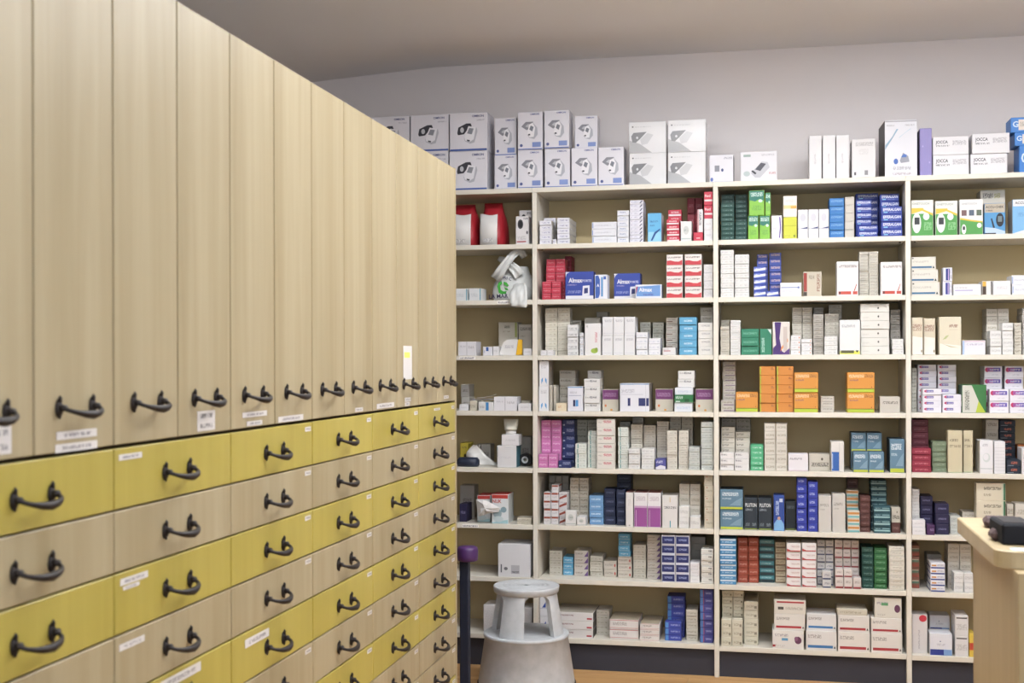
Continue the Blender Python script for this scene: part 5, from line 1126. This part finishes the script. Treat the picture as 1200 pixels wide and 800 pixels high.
# folded white leaflet with yellow back, third shelf
z3 = SHELF_Z['A'][3]; M_YC = paper('d9a828', 0.5)
q0 = front_pt(316, 375, 350, .05)
fold = thing('folded_leaflet', 'curled white leaflet standing against a yellow card', 'leaflet', (q0.x, .05, z3))
def prof_sheet(pts, dep, mat, name, parent, y0=0.0):
    b = MB(); V = []; F = []
    for x, z in pts: V += [(x, y0, z), (x, y0 + dep, z)]
    for i in range(len(pts) - 1): F.append((2 * i, 2 * i + 2, 2 * i + 3, 2 * i + 1))
    b.mesh(V, F, mat, True); o_ = b.build(name, parent); md = o_.modifiers.new('t', 'SOLIDIFY'); md.thickness = .001; return o_
def fl(cx, cy, y=.05): q = front_pt(cx, cy, 350, y); return (q.x - q0.x, max(0, q.z - z3))
W_ = [fl(*c) for c in ((316, 375), (320, 350), (330, 318), (346, 290), (366, 274), (400, 271), (440, 272))]
b = MB(); br = fl(424, 375)
V = [(x, .0, z) for x, z in W_] + [(br[0], 0, 0)]
b.poly(V[::-1], M_PAP); b.poly([(x, .012, z) for x, z in W_] + [(br[0], .012, 0)], M_PAP)
for i in range(len(V)):
    a_, c_ = V[i], V[(i + 1) % len(V)]; b.poly([a_, c_, (c_[0], .012, c_[2]), (a_[0], .012, a_[2])], M_PAP)
b.poly([(fl(350, 330)[0], -.0004, fl(350, 330)[1]), (fl(410, 330)[0], -.0004, fl(350, 330)[1]), (fl(410, 318)[0], -.0004, fl(410, 310)[1]), (fl(350, 318)[0], -.0004, fl(410, 310)[1])], printed('e2dfdc', 'b0adb4'))
b.build('white_sheet', fold)
b = MB(); Y_ = [fl(426, 375), fl(468, 375), fl(468, 274), fl(442, 272)]
b.poly([(x, -.001, z) for x, z in Y_], M_YC); b.poly([(x, .01, z) for x, z in Y_][::-1], M_YC)
for i in range(4):
    a_, c_ = Y_[i], Y_[(i + 1) % 4]; b.poly([(a_[0], -.001, a_[1]), (a_[0], .01, a_[1]), (c_[0], .01, c_[1]), (c_[0], -.001, c_[1])], M_YC)
b.build('yellow_card', fold)

# loose leaflets lying on the small boxes, fourth shelf
z4 = SHELF_Z['A'][4]
top_z = max(e['zt'] for e in STACKS if e['bay'] == 'A' and e['k'] == 4 and e['sty'] in ('flat_cream', 'blue_tick') and e['s'] < .05)
for i, (cx, wdt, up, rz, lab) in enumerate(((205, .105, .0004, .15, 'lowest loose leaflet lying on the small boxes'), (190, .09, .006, -.2, 'middle loose leaflet in the pile on small boxes'), (225, .085, .0125, .3, 'top curled leaflet of the pile on small boxes'))):
    q = front_pt(cx, 660, 350, .03); pts = [(-wdt / 2 + wdt * k / 8, .0002 + (.006 + .010 * (i == 2)) * (k / 8) ** 2 * (1 if i != 1 else .4)) for k in range(9)]
    o_ = prof_sheet(pts, .06, M_PAP if i != 1 else paper('a8a6b4', .5), 'loose_leaflet', None)
    o_.location = (q.x, .03, top_z + up); o_.rotation_euler = (0, 0, rz * .4); tag(o_, lab, 'leaflet', 'loose leaflets on the fourth shelf')

# squeeze tube on the white boxes, black tape roll, soft bag and dark case, fifth shelf
z5 = SHELF_Z['A'][5]
tz = [e for e in STACKS if e['bay'] == 'A' and e['k'] == 5 and e['on']][0]['zt']
a = front_pt(345, 165, 480, .06); b_ = front_pt(443, 165, 480, .06); tc_ = (a.x + b_.x) / 2; th_ = front_pt(390, 62, 480, .06).z - tz
M_TUBE = paper('c9c6b8', 0.25, 0.5); rows = []
hw = (b_.x - a.x) / 2
tube_ = thing('squeeze_tube', 'translucent grey squeeze tube standing on white boxes', 'tube', (tc_, .06, tz))
loft('cap', [(0, 0, 0, .024, .024), (.018, 0, 0, .024, .024)], paper('dcdad6', .4), tube_, power=2)
loft('body', [(.018, 0, 0, .028, .028), (.03, 0, 0, .0295, .029), (th_ * .6, 0, 0, .033, .018), (th_ * .88, 0, 0, hw, .005), (th_ * .9, 0, 0, hw, .0025), (th_, 0, 0, hw * 1.02, .0022)], M_TUBE, tube_, power=2.2)
q = front_pt(488, 318, 480, .1); rr = front_pt(530, 300, 480, .1).x - q.x
roll = thing('tape_roll', 'black tape roll with white core on the fifth shelf', 'tape', (q.x - .002, .1, z5))
def ring(name, r0, r1, y0, y1, mat):
    b = MB(); V = []; F = []; n = 36
    for k in range(n):
        a = 2 * math.pi * k / n; c, s_ = math.cos(a), math.sin(a)
        for r_, y_ in ((r1, y0), (r1, y1), (r0, y1), (r0, y0)): V.append((r_ * c, y_, rr + r_ * s_))
    for k in range(n):
        for j in range(4): F.append((k * 4 + j, ((k + 1) % n) * 4 + j, ((k + 1) % n) * 4 + (j + 1) % 4, k * 4 + (j + 1) % 4))
    b.mesh(V, F, mat, False); me = b.data(name); recalc(me); return link(name, me, roll)
ring('tape', rr * .55, rr, 0, .045, paper('1d1c1f', .35)); ring('core', rr * .30, rr * .545, .004, .041, paper('cfcfd2', .5))
q = front_pt(75, 345, 480, .02); dw = front_pt(170, 345, 480, .02).x - front_pt(20, 345, 480, .02).x
case = thing('glasses_case', 'dark navy soft case lying at the cabinet end', 'case', (front_pt(95, 345, 480, .02).x, .055, z5))
ch = front_pt(95, 322, 480, .02).z - z5
loft('shell', [(0, 0, 0, dw * .46, .03), (ch * .3, 0, 0, dw * .5, .035), (ch * .7, 0, 0, dw * .49, .034), (ch, 0, 0, dw * .4, .024)], paper('232a3c', .45), case, power=2.6)
a = front_pt(98, 370, 480, .1); b_ = front_pt(296, 370, 480, .1); zt = front_pt(130, 240, 480, .1).z - z5
soft = thing('crumpled_bag', 'crumpled whitish plastic bag slumped between boxes', 'bag', ((a.x + b_.x) / 2, .125, z5))
hw = (b_.x - a.x) / 2; rows = []
for i in range(11):
    f = i / 10; rows.append((zt * f, -hw * .62 * f ** .6, 0, hw * (1 - f) ** .8 * .95 + .010, .028 * (1 - .7 * f) + .003 * math.sin(i * 2.1)))
ob = loft('film', rows, paper('d6d3ce', .25, .5, .06, 25), soft, power=2.2)
for v in ob.data.vertices: v.co.x += .004 * math.sin(90 * v.co.z + 60 * v.co.y); v.co.y += .004 * math.sin(70 * v.co.x + 50 * v.co.z)

# crumpled wrap hanging over the baby product boxes, sixth shelf
P0 = [(160, 600), (205, 600), (250, 618), (320, 655), (312, 682), (255, 690), (212, 704), (180, 712), (168, 660)]
b = MB(); y6 = -.004
def wp(cx, cy, dy): q = front_pt(cx, cy, 480, .012); return (q.x, .012 + dy, q.z)
cen = wp(225, 655, -.022); ringp = [wp(x, y, -.002 - .004 * (i % 2)) for i, (x, y) in enumerate(P0)]
mid = [tuple(.5 * (c_ + r_) for c_, r_ in zip(cen, rp)) for rp in ringp]
mid = [(m_[0], m_[1] - (.012 if i % 2 else .002), m_[2]) for i, m_ in enumerate(mid)]
V = ringp + mid + [cen]; n = len(P0); F = []
for i in range(n):
    j = (i + 1) % n; F += [(i, j, n + j, n + i), (n + i, n + j, 2 * n)]
b.mesh(V, F, M_PAP, False); o_ = b.build('crumpled_wrap'); md = o_.modifiers.new('t', 'SOLIDIFY'); md.thickness = .001
tag(o_, 'crumpled white wrap hanging in front of the baby product boxes', 'wrap')
